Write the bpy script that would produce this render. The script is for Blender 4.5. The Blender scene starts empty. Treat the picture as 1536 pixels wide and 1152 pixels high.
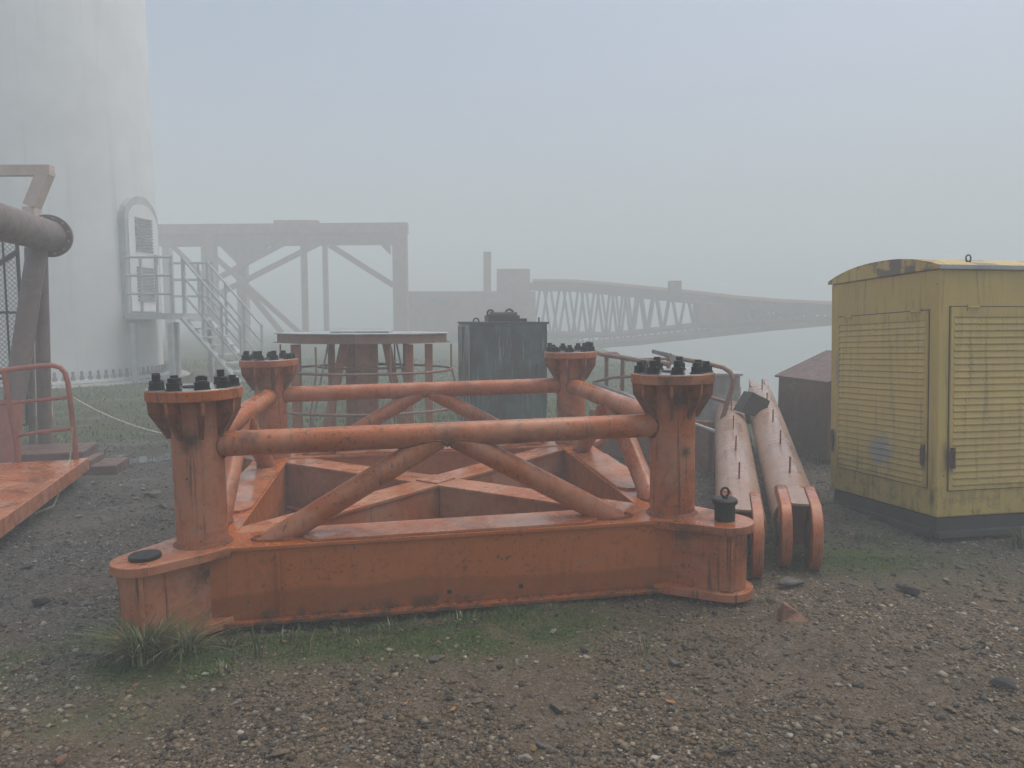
import bpy, bmesh, math, random
import numpy as np
from mathutils import Matrix, Vector
R = math.radians
PI = math.pi
random.seed(7); np.random.seed(7)
scene = bpy.context.scene
COL = scene.collection

# ------------------------------------------------------------------ camera
F = 1120.0; EYE = 1.70; PITCH = math.atan((576 - 475) / F)
cam_d = bpy.data.cameras.new('camera'); cam = bpy.data.objects.new('camera', cam_d); COL.objects.link(cam)
cam.location = (0, 0, EYE); cam.rotation_euler = (PI / 2 - PITCH, 0, 0)
cam_d.sensor_width = 36.0; cam_d.lens = 36.0 * F / 1536.0; cam_d.clip_end = 2000; cam_d.clip_start = 0.05
scene.camera = cam
# ------------------------------------------------------------------ sky, sun, exposure
SUN_EL, SUN_AZ = R(70), R(62)          # azimuth from +Y towards +X
world = bpy.data.worlds.new('World'); scene.world = world; world.use_nodes = True
wn = world.node_tree; bg = wn.nodes['Background']
sky = wn.nodes.new('ShaderNodeTexSky'); sky.sky_type = 'NISHITA'; sky.sun_disc = False
sky.sun_elevation = SUN_EL; sky.sun_rotation = SUN_AZ; sky.air_density = 1.0; sky.dust_density = 6.0; sky.ozone_density = 1.0
wn.links.new(sky.outputs[0], bg.inputs[0]); bg.inputs[1].default_value = 0.15
sun_d = bpy.data.lights.new('sun', 'SUN'); sun_d.energy = 0.9; sun_d.angle = R(70); sun_d.color = (1.0, 0.97, 0.92)
sun = bpy.data.objects.new('sun', sun_d); COL.objects.link(sun)
sdir = Vector((math.sin(SUN_AZ) * math.cos(SUN_EL), math.cos(SUN_AZ) * math.cos(SUN_EL), math.sin(SUN_EL)))
sun.rotation_euler = sdir.to_track_quat('Z', 'Y').to_euler(); sun.location = (0, 0, 30)
scene.view_settings.view_transform = 'Standard'; scene.view_settings.look = 'None'
scene.view_settings.exposure = 0.22; scene.view_settings.gamma = 1.0
scene.cycles.use_denoising = True
scene.cycles.max_bounces = 8; scene.cycles.volume_bounces = 2; scene.cycles.diffuse_bounces = 3
HAZE_DENSITY = 0.0245

# ------------------------------------------------------------------ pixel helpers (photo is 1536 x 1152)
def ray(px, py):
    x = (px - 768) / F; v = (576 - py) / F
    return Vector((x, math.cos(PITCH) + v * math.sin(PITCH), -math.sin(PITCH) + v * math.cos(PITCH)))
def at(px, py, Y):
    d = ray(px, py); s = Y / d.y
    return Vector((d.x * s, Y, EYE + d.z * s))
def on(px, py, z=0.0):
    d = ray(px, py); s = (z - EYE) / d.z
    return Vector((d.x * s, d.y * s, z))

# ------------------------------------------------------------------ mesh builder
class MB:
    def __init__(self): self.v = []; self.f = []
    def add(self, vs, fs, M=None):
        o = len(self.v)
        self.v += [tuple(M @ Vector(p)) if M is not None else tuple(p) for p in vs]
        self.f += [tuple(i + o for i in f) for f in fs]
        return self
    def box(self, c, s, M=None):
        x, y, z = c; a, b, d = s[0] / 2, s[1] / 2, s[2] / 2
        vs = [(x - a, y - b, z - d), (x + a, y - b, z - d), (x + a, y + b, z - d), (x - a, y + b, z - d),
              (x - a, y - b, z + d), (x + a, y - b, z + d), (x + a, y + b, z + d), (x - a, y + b, z + d)]
        fs = [(0, 3, 2, 1), (4, 5, 6, 7), (0, 1, 5, 4), (1, 2, 6, 5), (2, 3, 7, 6), (3, 0, 4, 7)]
        return self.add(vs, fs, M)
    def bar(self, p0, p1, w, h, up=(0, 0, 1)):
        p0 = Vector(p0); p1 = Vector(p1); d = p1 - p0; L = d.length; z = d.normalized()
        u = Vector(up); x = u.cross(z)
        if x.length < 1e-4: x = Vector((1, 0, 0)).cross(z)
        x.normalize(); y = z.cross(x)
        M = Matrix((x, y, z)).transposed().to_4x4(); M.translation = p0
        return self.box((0, 0, L / 2), (w, h, L), M)
    def cyl(self, p0, p1, r0, r1=None, n=16, caps=True):
        r1 = r0 if r1 is None else r1
        p0 = Vector(p0); p1 = Vector(p1); z = (p1 - p0).normalized()
        x = z.orthogonal().normalized(); y = z.cross(x)
        vs = []
        for p, r in ((p0, r0), (p1, r1)):
            for i in range(n):
                a = 2 * PI * i / n; vs.append(p + x * (r * math.cos(a)) + y * (r * math.sin(a)))
        fs = [(i, (i + 1) % n, n + (i + 1) % n, n + i) for i in range(n)]
        if caps: fs += [tuple(range(n - 1, -1, -1)), tuple(range(n, 2 * n))]
        return self.add(vs, fs)
    def tube(self, pts, r, n=8, closed=False):
        pts = [Vector(p) for p in pts]; m = len(pts); rings = []; prev = None
        for i in range(m):
            if closed: t = pts[(i + 1) % m] - pts[i - 1]
            else: t = pts[min(i + 1, m - 1)] - pts[max(i - 1, 0)]
            t.normalize()
            if prev is None: x = t.orthogonal().normalized()
            else:
                x = prev - t * prev.dot(t)
                x = x.normalized() if x.length > 1e-5 else t.orthogonal().normalized()
            prev = x; y = t.cross(x); rr = r[i] if isinstance(r, (list, tuple)) else r
            rings.append([pts[i] + x * (rr * math.cos(2 * PI * k / n)) + y * (rr * math.sin(2 * PI * k / n)) for k in range(n)])
        vs = [p for g in rings for p in g]; fs = []
        for i in range(m if closed else m - 1):
            j = (i + 1) % m
            for k in range(n): fs.append((i * n + k, i * n + (k + 1) % n, j * n + (k + 1) % n, j * n + k))
        if not closed: fs += [tuple(range(n - 1, -1, -1)), tuple((m - 1) * n + k for k in range(n))]
        return self.add(vs, fs)
    def prism(self, poly, z0, z1, M=None):      # poly: ccw xy
        n = len(poly)
        vs = [(p[0], p[1], z0) for p in poly] + [(p[0], p[1], z1) for p in poly]
        fs = [tuple(range(n - 1, -1, -1)), tuple(range(n, 2 * n))] + [(i, (i + 1) % n, n + (i + 1) % n, n + i) for i in range(n)]
        return self.add(vs, fs, M)
    def lathe(self, prof, c=(0, 0, 0), n=24, M=None):   # prof: list of (r,z), closed at both ends if r==0
        vs = []; fs = []; m = len(prof)
        for r, z in prof:
            for k in range(n):
                a = 2 * PI * k / n; vs.append((c[0] + r * math.cos(a), c[1] + r * math.sin(a), c[2] + z))
        for i in range(m - 1):
            for k in range(n): fs.append((i * n + k, i * n + (k + 1) % n, (i + 1) * n + (k + 1) % n, (i + 1) * n + k))
        fs.append(tuple(range(n - 1, -1, -1))); fs.append(tuple((m - 1) * n + k for k in range(n)))
        return self.add(vs, fs, M)
    def mesh(self, name, mat, smooth=True):
        me = bpy.data.meshes.new(name); me.from_pydata(self.v, [], self.f)
        bm = bmesh.new(); bm.from_mesh(me); bmesh.ops.recalc_face_normals(bm, faces=bm.faces); bm.to_mesh(me); bm.free()
        me.materials.append(mat)
        if smooth:
            me.shade_smooth(); me.set_sharp_from_angle(angle=R(35))
        return me
    def build(self, name, mat, parent=None, smooth=True, bevel=0):
        return put(name, self.mesh(name, mat, smooth), parent, bevel)
def put(name, me, parent=None, bevel=0, M=None):
    o = bpy.data.objects.new(name, me); COL.objects.link(o)
    if parent is not None: o.parent = parent
    if M is not None: o.matrix_local = M
    if bevel:
        m = o.modifiers.new('bevel', 'BEVEL'); m.width = bevel; m.segments = 2; m.limit_method = 'ANGLE'; m.angle_limit = R(40)
    return o
def thing(name, label, cat, M=None, group=None):
    o = bpy.data.objects.new(name, None); COL.objects.link(o); o.empty_display_size = 0.1
    if M is not None: o.matrix_world = M
    return tag(o, label, cat, group)
def tag(o, label, cat, group=None):
    o['label'] = label; o['category'] = cat
    if group: o['group'] = group
    return o
def pose(loc, rz=0, rx=0, ry=0):
    return Matrix.Translation(loc) @ Matrix.Rotation(rz, 4, 'Z') @ Matrix.Rotation(rx, 4, 'X') @ Matrix.Rotation(ry, 4, 'Y')
def arc(c, r, a0, a1, n, z=0):
    return [(c[0] + r * math.cos(a0 + (a1 - a0) * i / n), c[1] + r * math.sin(a0 + (a1 - a0) * i / n), z) for i in range(n + 1)]

# ------------------------------------------------------------------ materials
class NT:
    def __init__(self, name):
        self.m = bpy.data.materials.new(name); self.m.use_nodes = True; self.t = self.m.node_tree
        self.b = self.t.nodes['Principled BSDF']; self.out = self.t.nodes['Material Output']
        tc = self.n('ShaderNodeTexCoord'); self.obj = tc.outputs['Object']
        geo = self.n('ShaderNodeNewGeometry'); self.pos = geo.outputs['Position']; self.nrm = geo.outputs['Normal']
    def n(self, k, **kw):
        x = self.t.nodes.new(k)
        for a, b in kw.items(): setattr(x, a, b)
        return x
    def l(self, a, b): self.t.links.new(a, b)
    def mapv(self, src, scale=(1, 1, 1), loc=(0, 0, 0)):
        m = self.n('ShaderNodeMapping'); m.inputs['Scale'].default_value = scale; m.inputs['Location'].default_value = loc
        self.l(src, m.inputs['Vector']); return m.outputs[0]
    def noise(self, src, scale, detail=4, rough=0.6, sc=(1, 1, 1), loc=(0, 0, 0), dist=0):
        x = self.n('ShaderNodeTexNoise'); x.inputs['Scale'].default_value = scale; x.inputs['Detail'].default_value = detail
        x.inputs['Roughness'].default_value = rough; x.inputs['Distortion'].default_value = dist
        self.l(self.mapv(src, sc, loc), x.inputs['Vector']); return x.outputs['Fac']
    def voro(self, src, scale, feat='F1', out='Distance', rnd=1.0):
        x = self.n('ShaderNodeTexVoronoi'); x.feature = feat; x.inputs['Scale'].default_value = scale; x.inputs['Randomness'].default_value = rnd
        self.l(src, x.inputs['Vector']); return x.outputs[out]
    def ramp(self, src, lo, hi, a=0.0, b=1.0):
        x = self.n('ShaderNodeMapRange'); x.interpolation_type = 'SMOOTHSTEP'
        for i, v in zip((1, 2, 3, 4), (lo, hi, a, b)): x.inputs[i].default_value = v
        self.l(src, x.inputs[0]); return x.outputs[0]
    def mix(self, fac, a, b):
        x = self.n('ShaderNodeMix'); x.data_type = 'RGBA'
        for s, v in ((0, fac), (6, a), (7, b)):
            if isinstance(v, (int, float)): x.inputs[s].default_value = v
            elif isinstance(v, tuple): x.inputs[s].default_value = (*v, 1)
            else: self.l(v, x.inputs[s])
        return x.outputs[2]
    def math(self, op, a, b=0.0):
        x = self.n('ShaderNodeMath'); x.operation = op
        for i, v in ((0, a), (1, b)):
            if isinstance(v, (int, float)): x.inputs[i].default_value = v
            else: self.l(v, x.inputs[i])
        return x.outputs[0]
    def sep(self, src):
        x = self.n('ShaderNodeSeparateXYZ'); self.l(src, x.inputs[0]); return x.outputs
    def spot(self, c, r0, r1, sc=(1, 1, 1)):     # soft mask round a point in object space
        d = self.n('ShaderNodeVectorMath'); d.operation = 'DISTANCE'
        self.l(self.mapv(self.obj, sc), d.inputs[0]); d.inputs[1].default_value = tuple(a * b for a, b in zip(c, sc))
        nz = self.noise(self.obj, 14, 3)
        return self.ramp(self.math('ADD', d.outputs['Value'], self.math('MULTIPLY', nz, r1)), r0 + r1 * .5, r1 * 1.5, 1, 0)
    def bump(self, h, strength=0.3, dist=0.01, prev=None):
        x = self.n('ShaderNodeBump'); x.inputs['Strength'].default_value = strength; x.inputs['Distance'].default_value = dist
        self.l(h, x.inputs['Height'])
        if prev is not None: self.l(prev, x.inputs['Normal'])
        return x.outputs[0]
    def fin(self, col=None, rough=None, nrm=None, metal=0.0, spec=0.5):
        b = self.b
        for k, v in (('Base Color', col), ('Roughness', rough), ('Normal', nrm)):
            if v is None: continue
            if isinstance(v, tuple): b.inputs[k].default_value = (*v, 1)
            elif isinstance(v, (int, float)): b.inputs[k].default_value = v
            else: self.l(v, b.inputs[k])
        b.inputs['Metallic'].default_value = metal
        b.inputs['Specular IOR Level'].default_value = spec
        return self.m
def painted(name, base, faded, stain, seed=0, stain_amt=0.5, fade_amt=0.5, wet=True, fine=1.0, rough=.5, grime=.5, band=False, spots=()):
    t = NT(name); L = (seed * 3.1, seed * 1.7, seed)
    big = t.noise(t.obj, 2.2 * fine, 5, .65, loc=L, dist=.6)
    col = t.mix(t.ramp(big, .38, .62, 0, fade_amt), base, faded)
    mott = t.noise(t.obj, 11 * fine, 6, .7, loc=L)
    col = t.mix(t.ramp(mott, .5, .72, 0, .45), col, tuple(c * .6 for c in base))
    streak = t.noise(t.obj, 7 * fine, 5, .7, sc=(3, 3, .35), loc=L)
    col = t.mix(t.ramp(streak, .55, .75, 0, stain_amt), col, stain)
    spk = t.noise(t.obj, 45 * fine, 3, .6, loc=L)
    m = t.math('MULTIPLY', t.ramp(spk, .57, .66, 0, 1), t.ramp(big, .40, .58, 1, .1))
    col = t.mix(t.math('MULTIPLY', m, .8 * stain_amt + .1), col, tuple(c * .55 for c in stain))
    chip = t.noise(t.obj, 24 * fine, 5, .7, loc=(L[0] + 2, 6, 3))
    col = t.mix(t.math('MULTIPLY', t.ramp(chip, .60, .63, 0, 1), t.ramp(big, .45, .62, 0, .8)), col, (.26, .21, .18))
    col = t.mix(t.ramp(chip, .66, .68, 0, .9), col, (.09, .04, .02))
    scr = t.noise(t.obj, 9, 4, .65, sc=(.25, 1, 1), loc=(5 + seed, 2, 1))
    col = t.mix(t.ramp(scr, .66, .74, 0, .55), col, tuple(c * .5 + .02 for c in stain))
    # dark grime blotches, bare primer patches, welds gone black
    gr = t.noise(t.obj, 1.3, 6, .7, loc=(L[0] + 7, 3, 1), dist=1.2)
    col = t.mix(t.ramp(gr, .52, .70, 0, grime), col, stain)
    pr = t.noise(t.obj, 5.5, 5, .6, sc=(.6, .6, 1), loc=(L[0], 8, 8), dist=.8)
    col = t.mix(t.ramp(pr, .60, .66, 0, .5 * fade_amt), col, tuple(min(1, c * .8 + .06) for c in faded))
    drip = t.noise(t.obj, 16, 4, .6, sc=(2.2, 2.2, .12), loc=L)
    col = t.mix(t.ramp(drip, .58, .70, 0, grime * .9), col, tuple(c * .8 for c in stain))
    if band:   # splash line along the lower web
        wv = t.noise(t.obj, .8, 7, .62, loc=(3, 1, 0), dist=.4)
        zz = t.math('ADD', t.sep(t.obj)[2], t.math('MULTIPLY', wv, .24))
        col = t.mix(t.ramp(zz, -.130, -.165, 0, .55), col, tuple(c * .48 for c in base))
        col = t.mix(t.math('MULTIPLY', t.ramp(zz, -.22, -.30, 0, .85), t.ramp(t.noise(t.obj, 12, 4, .7), .4, .6)), col, (.05, .032, .02))
    for c, rad in spots:
        col = t.mix(t.math('MULTIPLY', t.spot(c, 0, rad), .85), col, (.012, .011, .010))
    r = t.ramp(mott, .3, .7, rough - .1, rough + .15)
    if wet:
        up = t.ramp(t.sep(t.nrm)[2], .7, .97)
        pool = t.ramp(t.noise(t.obj, 3.5, 4, .6, loc=(9, 4, seed)), .35, .6)
        w = t.math('MULTIPLY', up, pool)
        mm = t.n('ShaderNodeMix'); t.l(w, mm.inputs[0]); t.l(r, mm.inputs[2]); mm.inputs[3].default_value = .1
        r = mm.outputs[0]
    h = t.math('ADD', t.math('MULTIPLY', spk, .3), mott)
    return t.fin(col, r, t.bump(h, .25, .004))
def plain(name, col, rough=.6, var=.35, scale=8, metal=0, bumpd=.003):
    t = NT(name); n = t.noise(t.obj, scale, 5, .65)
    c = t.mix(t.ramp(n, .3, .7), tuple(x * (1 - var) for x in col), tuple(min(1, x * (1 + var)) for x in col))
    return t.fin(c, t.ramp(n, .3, .7, rough - .08, rough + .1), t.bump(n, .3, bumpd), metal)
M_orange = painted('orange_paint', (.41, .105, .022), (.46, .20, .11), (.040, .022, .014), 1, .65, .8, grime=.75, spots=(((.0, -1.30, .56), .13), ((.06, -1.32, .50), .07), ((-1.1, -1.38, .62), .10), ((-1.40, -1.44, .60), .10), ((1.38, -1.43, .72), .11), ((1.42, -1.43, .40), .06)))
M_orange2 = painted('orange_paint_clean', (.45, .115, .016), (.47, .15, .045), (.13, .045, .015), 2, .45, .35, fine=.8, grime=.35, band=True)
M_plate = painted('orange_plate', (.42, .125, .04), (.48, .24, .14), (.10, .06, .05), 3, .4, .8)
M_pale = painted('faded_orange', (.36, .225, .165), (.40, .29, .235), (.17, .085, .05), 4, .4, .8, rough=.4, grime=.4)
M_mast = painted('grey_brown_paint', (.135, .098, .088), (.18, .14, .13), (.06, .05, .045), 8, .5, .6, grime=.4)
M_bin = painted('dark_red_paint', (.115, .06, .052), (.15, .09, .08), (.05, .035, .03), 9, .5, .6, grime=.5, wet=False)
M_red = painted('oxide_red', (.30, .075, .05), (.34, .14, .10), (.08, .04, .035), 5, .5, .5)
M_stand = painted('brown_orange_paint', (.23, .12, .085), (.27, .18, .14), (.08, .05, .04), 6, .5, .6)
M_rust = plain('rusty_orange', (.25, .075, .03), .75, .5, 20)
M_weld = plain('rusty_weld', (.21, .065, .024), .75, .55, 40)
M_rustd = plain('dark_rust', (.075, .038, .022), .8, .5, 25)
M_black = plain('black_steel', (.009, .0095, .010), .55, .4, 30)
M_dark = plain('dark_skid', (.035, .035, .034), .6, .4, 6)
M_galv = plain('galvanised_steel', (.30, .31, .31), .45, .25, 12, .3)
M_grey = plain('grey_paint', (.34, .36, .355), .6, .3, 4)
M_flange_top = plain('wet_flange_face', (.30, .30, .30), .18, .35, 10, .5)
M_rope = plain('pale_rope', (.50, .48, .40), .9, .3, 40)
M_rope_g = plain('frayed_green_rope', (.30, .31, .20), .9, .3, 40)
def tower_mat():
    t = NT('white_tower_paint'); n = t.noise(t.obj, 1.2, 5, .6); d = t.noise(t.obj, 2.5, 5, .65, sc=(2, 2, .07))
    col = t.mix(t.ramp(n, .3, .7), (.66, .67, .66), (.74, .75, .74)); col = t.mix(t.ramp(d, .52, .75, 0, .35), col, (.42, .42, .39))
    return t.fin(col, .5)
M_tower = tower_mat()
M_lat = plain('far_crane_red', (.22, .10, .07), .7, .3, 2)
M_far = plain('far_rusty_orange', (.26, .12, .08), .7, .3, 2)
M_slat = plain('haze_grey_slats', (.22, .23, .23), .6, .2, 5)  # tower louvres and bolts: dark parts greyed, fog fade put into the colour
M_stair = plain('haze_paled_steel', (.42, .44, .44), .5, .15, 5)  # stairs and door surround: colour lightened to stand in for thicker fog
M_davit = plain('haze_paled_orange', (.50, .37, .31), .6, .15, 5)  # davit orange lightened towards the fog tone, haze painted into the colour
M_conc = plain('weathered_concrete', (.33, .33, .31), .8, .25, 5)
def gen_mat(name, roof=False):
    t = NT(name); b = t.noise(t.obj, 1.6, 5, .6)
    col = t.mix(t.ramp(b, .35, .65), (.56, .405, .105), (.49, .36, .105))
    s = t.noise(t.obj, 6, 5, .7, sc=(2.5, 2.5, .3))
    col = t.mix(t.ramp(s, .52, .78, 0, .5), col, (.19, .135, .06))
    zz = t.sep(t.obj)[2]
    low = t.math('MULTIPLY', t.ramp(zz, .75, .2, 0, 1), t.ramp(t.noise(t.obj, 9, 5, .7), .48, .62))
    col = t.mix(t.math('MULTIPLY', low, .45), col, (.13, .075, .04))
    chips = t.noise(t.obj, 26, 3, .6)
    col = t.mix(t.ramp(chips, .69, .73, 0, .8), col, (.11, .055, .03))
    # bare bluish patch on the end door, and one on its edge
    p = t.spot((0, .62, .61), .05, .20); p2 = t.spot((0, 1.22, 1.28), .02, .13, (1, 2.2, .45))
    col = t.mix(t.math('MULTIPLY', t.math('MAXIMUM', p, p2), .8), col, (.22, .235, .27))
    for c, r in (((0, .13, .62), .075), ((.095, 0, .62), .085), ((0, 1.27, .62), .07), ((0.0, .05, .30), .05)):
        col = t.mix(t.math('MULTIPLY', t.spot(c, .0, r, (1, 1.3, .45)), .85), col, (.06, .035, .022))
    if roof:
        pe = t.noise(t.obj, 3.0, 4, .6, loc=(2, 0, 0))
        col = t.mix(t.ramp(pe, .47, .53, 0, .85), col, (.105, .085, .095))
    run = t.noise(t.obj, 13, 4, .6, sc=(2.5, 2.5, .1), loc=(1, 5, 2))
    col = t.mix(t.ramp(run, .56, .68, 0, .5), col, (.16, .10, .045))
    nb = t.bump(t.noise(t.obj, 2.6, 2, .5), .5, .03)
    return t.fin(col, t.ramp(b, .3, .7, .38, .6), t.bump(t.noise(t.obj, 40, 3), .15, .003, nb))
M_gen = gen_mat('yellow_paint'); M_gen_roof = gen_mat('yellow_peeling_paint', True)
def cab_mat():
    t = NT('weathered_teal_panel'); s = t.noise(t.obj, 4, 5, .7, sc=(2.2, 2.2, .25)); b = t.noise(t.obj, 2.0, 4, .6)
    col = t.mix(t.ramp(b, .42, .6), (.030, .034, .034), (.05, .10, .095))
    col = t.mix(t.ramp(s, .5, .72, 0, .8), col, (.02, .02, .02))
    col = t.mix(t.ramp(t.noise(t.obj, 7, 4, .6, sc=(3, 3, .3), loc=(3, 3, 3)), .54, .68, 0, .8), col, (.20, .22, .21))
    return t.fin(col, .55, t.bump(s, .2, .004))
M_cab = cab_mat()
def cab_side():
    t = NT('streaked_pale_panel'); s = t.noise(t.obj, 9, 4, .6, sc=(3, 3, .12))
    return t.fin(t.mix(t.ramp(s, .42, .6), (.42, .45, .43), (.08, .085, .08)), .6)
M_cab_side = cab_side()

# ------------------------------------------------------------------ terrain
def vnoise(x, y, s, seed):
    x = np.asarray(x) * s + seed * 17.3; y = np.asarray(y) * s + seed * 9.1
    xi = np.floor(x); yi = np.floor(y); fx = x - xi; fy = y - yi; fx = fx * fx * (3 - 2 * fx); fy = fy * fy * (3 - 2 * fy)
    def h(a, b):
        v = np.sin(a * 127.1 + b * 311.7 + seed * 74.7) * 43758.5453; return v - np.floor(v)
    return (h(xi, yi) * (1 - fx) + h(xi + 1, yi) * fx) * (1 - fy) + (h(xi, yi + 1) * (1 - fx) + h(xi + 1, yi + 1) * fx) * fy
def sstep(a, b, x):
    t = np.clip((np.asarray(x) - a) / (b - a), 0, 1); return t * t * (3 - 2 * t)
TOWER = Vector((-12.9, 19.95, 0.11)); TOWER_R = 2.6; TK = 1.25
def gz(x, y):
    x = np.asarray(x, float); y = np.asarray(y, float)
    z = (vnoise(x, y, .45, 1) - .5) * .05 + (vnoise(x, y, 1.7, 2) - .5) * .028
    z = z + (vnoise(x, y, 6, 3) - .5) * .016 + (vnoise(x, y, 17, 4) - .5) * .012 + (vnoise(x, y, 41, 6) - .5) * .007
    z = z * (1 + .5 * sstep(9, 14, y)) - .012
    z = z - .055 * np.exp(-((x + 1.15) / .95) ** 4 - ((y - (4.28 + .16 * (x + .6))) / .32) ** 4)
    z = z + .10 * sstep(1.9, .5, y)
    d = np.sqrt((x - TOWER.x) ** 2 + (y - TOWER.y) ** 2)
    z = z + .06 * sstep(8.5, 4.2, d)
    z = z + .05 * sstep(-6.5, -12, x)
    sx = x - 4.2 + .5 * np.sin(y * .4); sy = y - 12.3 + .6 * np.sin(x * .5)
    o = np.minimum(sx, sy); o = np.clip(o, 0, None)
    z = z - 12 * (1 - np.exp(-(o / 11) ** 1.5))
    z = z + .12 * np.exp(-((np.minimum(sx, sy) + .5) / .8) ** 2) * sstep(9, 12, y)
    return z
def G(x, y): return float(gz(x, y))
MOSS = [(on(620, 950), .95, .30), (on(480, 965), .7, .28), (on(760, 925), .5, .2), (on(215, 985), .6, .3), (on(120, 1070), .4, .16), (on(1300, 830), .8, .4)]
def moss(x, y):
    x = np.asarray(x, float); y = np.asarray(y, float); m = np.zeros_like(x)
    for c, a, b in MOSS: m = np.maximum(m, (1.25 if c.y > 3.4 else .5) * np.exp(-((x - c.x) / a) ** 2 - ((y - c.y) / b) ** 2))
    m = 1.35 * m * (.2 + 1.0 * vnoise(x, y, 5, 8)) * (.5 + vnoise(x, y, 14, 18)); far = sstep(8.0, 11.5, y + .35 * np.abs(x + 1) * 0) * (.35 + .65 * vnoise(x, y, .9, 9))
    return np.clip(np.maximum(m, far), 0, 1)
def axis(knots):
    out = []
    for (a, b, s) in knots: out += list(np.arange(a, b, s))
    return np.array(out + [knots[-1][1]])
xs = axis([(-140, -40, 10), (-40, -12, 1.5), (-12, -5, .3), (-5, -3.2, .06), (-3.2, 3.6, .022), (3.6, 6, .06), (6, 12, .4), (12, 40, 1.5), (40, 140, 10)])
ys = axis([(-60, -6, 6), (-6, 1.6, .4), (1.6, 2.6, .05), (2.6, 5.6, .022), (5.6, 9, .05), (9, 14, .14), (14, 30, .6), (30, 60, 2), (60, 140, 8)])
X, Y = np.meshgrid(xs, ys); nx, ny = len(xs), len(ys)
V = np.stack([X, Y, gz(X, Y)], -1).reshape(-1, 3)
idx = np.arange(nx * ny).reshape(ny, nx)
Q = np.stack([idx[:-1, :-1], idx[:-1, 1:], idx[1:, 1:], idx[1:, :-1]], -1).reshape(-1, 4)
def np_mesh(name, V, Fq, mat, attr=None, smooth=True):
    me = bpy.data.meshes.new(name); k = Fq.shape[1]
    me.vertices.add(len(V)); me.vertices.foreach_set('co', np.ascontiguousarray(V, dtype=np.float32).ravel())
    me.loops.add(Fq.size); me.loops.foreach_set('vertex_index', np.ascontiguousarray(Fq, dtype=np.int32).ravel())
    me.polygons.add(len(Fq)); me.polygons.foreach_set('loop_start', np.arange(0, Fq.size, k, dtype=np.int32))
    me.update(calc_edges=True); me.validate()
    if attr is not None:
        a = me.color_attributes.new('tint', 'FLOAT_COLOR', 'POINT')
        a.data.foreach_set('color', np.ascontiguousarray(attr, dtype=np.float32).ravel())
    me.materials.append(mat)
    if smooth: me.shade_smooth()
    return me
def ground_mat():
    t = NT('gravel_ground'); p = t.pos
    at_ = t.n('ShaderNodeAttribute'); at_.attribute_name = 'tint'; ms = t.sep(at_.outputs['Color'])
    big = t.noise(p, .55, 4, .6); mid = t.noise(p, 3.2, 5, .65); fine = t.noise(p, 26, 5, .7)
    col = t.mix(t.ramp(mid, .35, .65), (.085, .060, .033), (.14, .102, .06))
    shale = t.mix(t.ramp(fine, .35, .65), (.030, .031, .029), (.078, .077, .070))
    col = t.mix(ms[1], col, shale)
    col = t.mix(t.ramp(big, .5, .62, 0, .4), col, (.105, .085, .058))
    # pebbles as cells
    w = t.n('ShaderNodeTexVoronoi'); w.inputs['Scale'].default_value = 62; t.l(p, w.inputs['Vector'])
    w2 = t.n('ShaderNodeTexVoronoi'); w2.inputs['Scale'].default_value = 150; t.l(p, w2.inputs['Vector'])
    c1 = t.sep(w.outputs['Color'])[0]; c2 = t.sep(w2.outputs['Color'])[0]
    col = t.mix(t.ramp(c1, .55, 1, 0, .55), col, (.19, .17, .14))
    col = t.mix(t.ramp(c2, .45, .0, 0, .65), col, (.035, .030, .026))
    col = t.mix(t.ramp(c2, .9, 1, 0, .6), col, (.28, .26, .22))
    green = t.mix(t.ramp(fine, .35, .7), (.020, .045, .006), (.060, .11, .014))
    col = t.mix(t.math('MULTIPLY', ms[0], .95), col, green)
    wet = t.ramp(t.noise(p, 1.1, 4, .6, loc=(4, 1, 0)), .45, .65)
    r = t.math('SUBTRACT', .85, t.math('MULTIPLY', wet, .38))
    h1 = t.math('MULTIPLY', w.outputs['Distance'], -1.0); h2 = t.math('MULTIPLY', w2.outputs['Distance'], -1.0)
    n = t.bump(h1, .6, .014); n = t.bump(h2, .7, .007, n); n = t.bump(fine, .5, .02, n)
    return t.fin(col, r, n, spec=.3)
M_ground = ground_mat()
def tint(x, y):
    x = np.asarray(x, float); y = np.asarray(y, float)
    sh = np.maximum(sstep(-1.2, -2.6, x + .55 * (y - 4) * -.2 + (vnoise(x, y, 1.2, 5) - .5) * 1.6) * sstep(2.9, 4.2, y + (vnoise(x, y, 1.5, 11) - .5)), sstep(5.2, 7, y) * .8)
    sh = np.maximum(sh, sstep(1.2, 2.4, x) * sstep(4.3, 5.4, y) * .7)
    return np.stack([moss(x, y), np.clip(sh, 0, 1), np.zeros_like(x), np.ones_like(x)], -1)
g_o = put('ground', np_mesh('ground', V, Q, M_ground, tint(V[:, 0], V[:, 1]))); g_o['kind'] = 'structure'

# ------------------------------------------------------------------ the big orange base frame
W, L, HP, HB, HPI = 2.77, 2.603, .875, .438, .554
FM = Matrix.Translation((-.582, 5.615, EYE - 1.234)) @ Matrix.Rotation(R(9.353), 4, 'Z') @ Matrix.Rotation(R(.21), 4, 'X') @ Matrix.Rotation(R(-1.053), 4, 'Y')
fr = thing('crane_base_frame', 'large orange steel base frame with four bolted corner posts and crossing pipe braces', 'steel frame', FM)
PR, FRR = .1365, .252
corners = [(-1, -1), (1, -1), (-1, 1), (1, 1)]
bolt_me = None
def hexa(r): return [(r * math.cos(PI / 3 * k), r * math.sin(PI / 3 * k)) for k in range(6)]
def bolt_mesh(hs):
    m = MB(); m.prism(hexa(.037), .004, .040); m.cyl((0, 0, .03), (0, 0, hs), .0215, n=12); m.cyl((0, 0, -.001), (0, 0, .006), .042, n=14)
    return m.mesh('bolt', M_black)
bolts = [bolt_mesh(h) for h in (.046, .064, .080, .056)]
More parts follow.
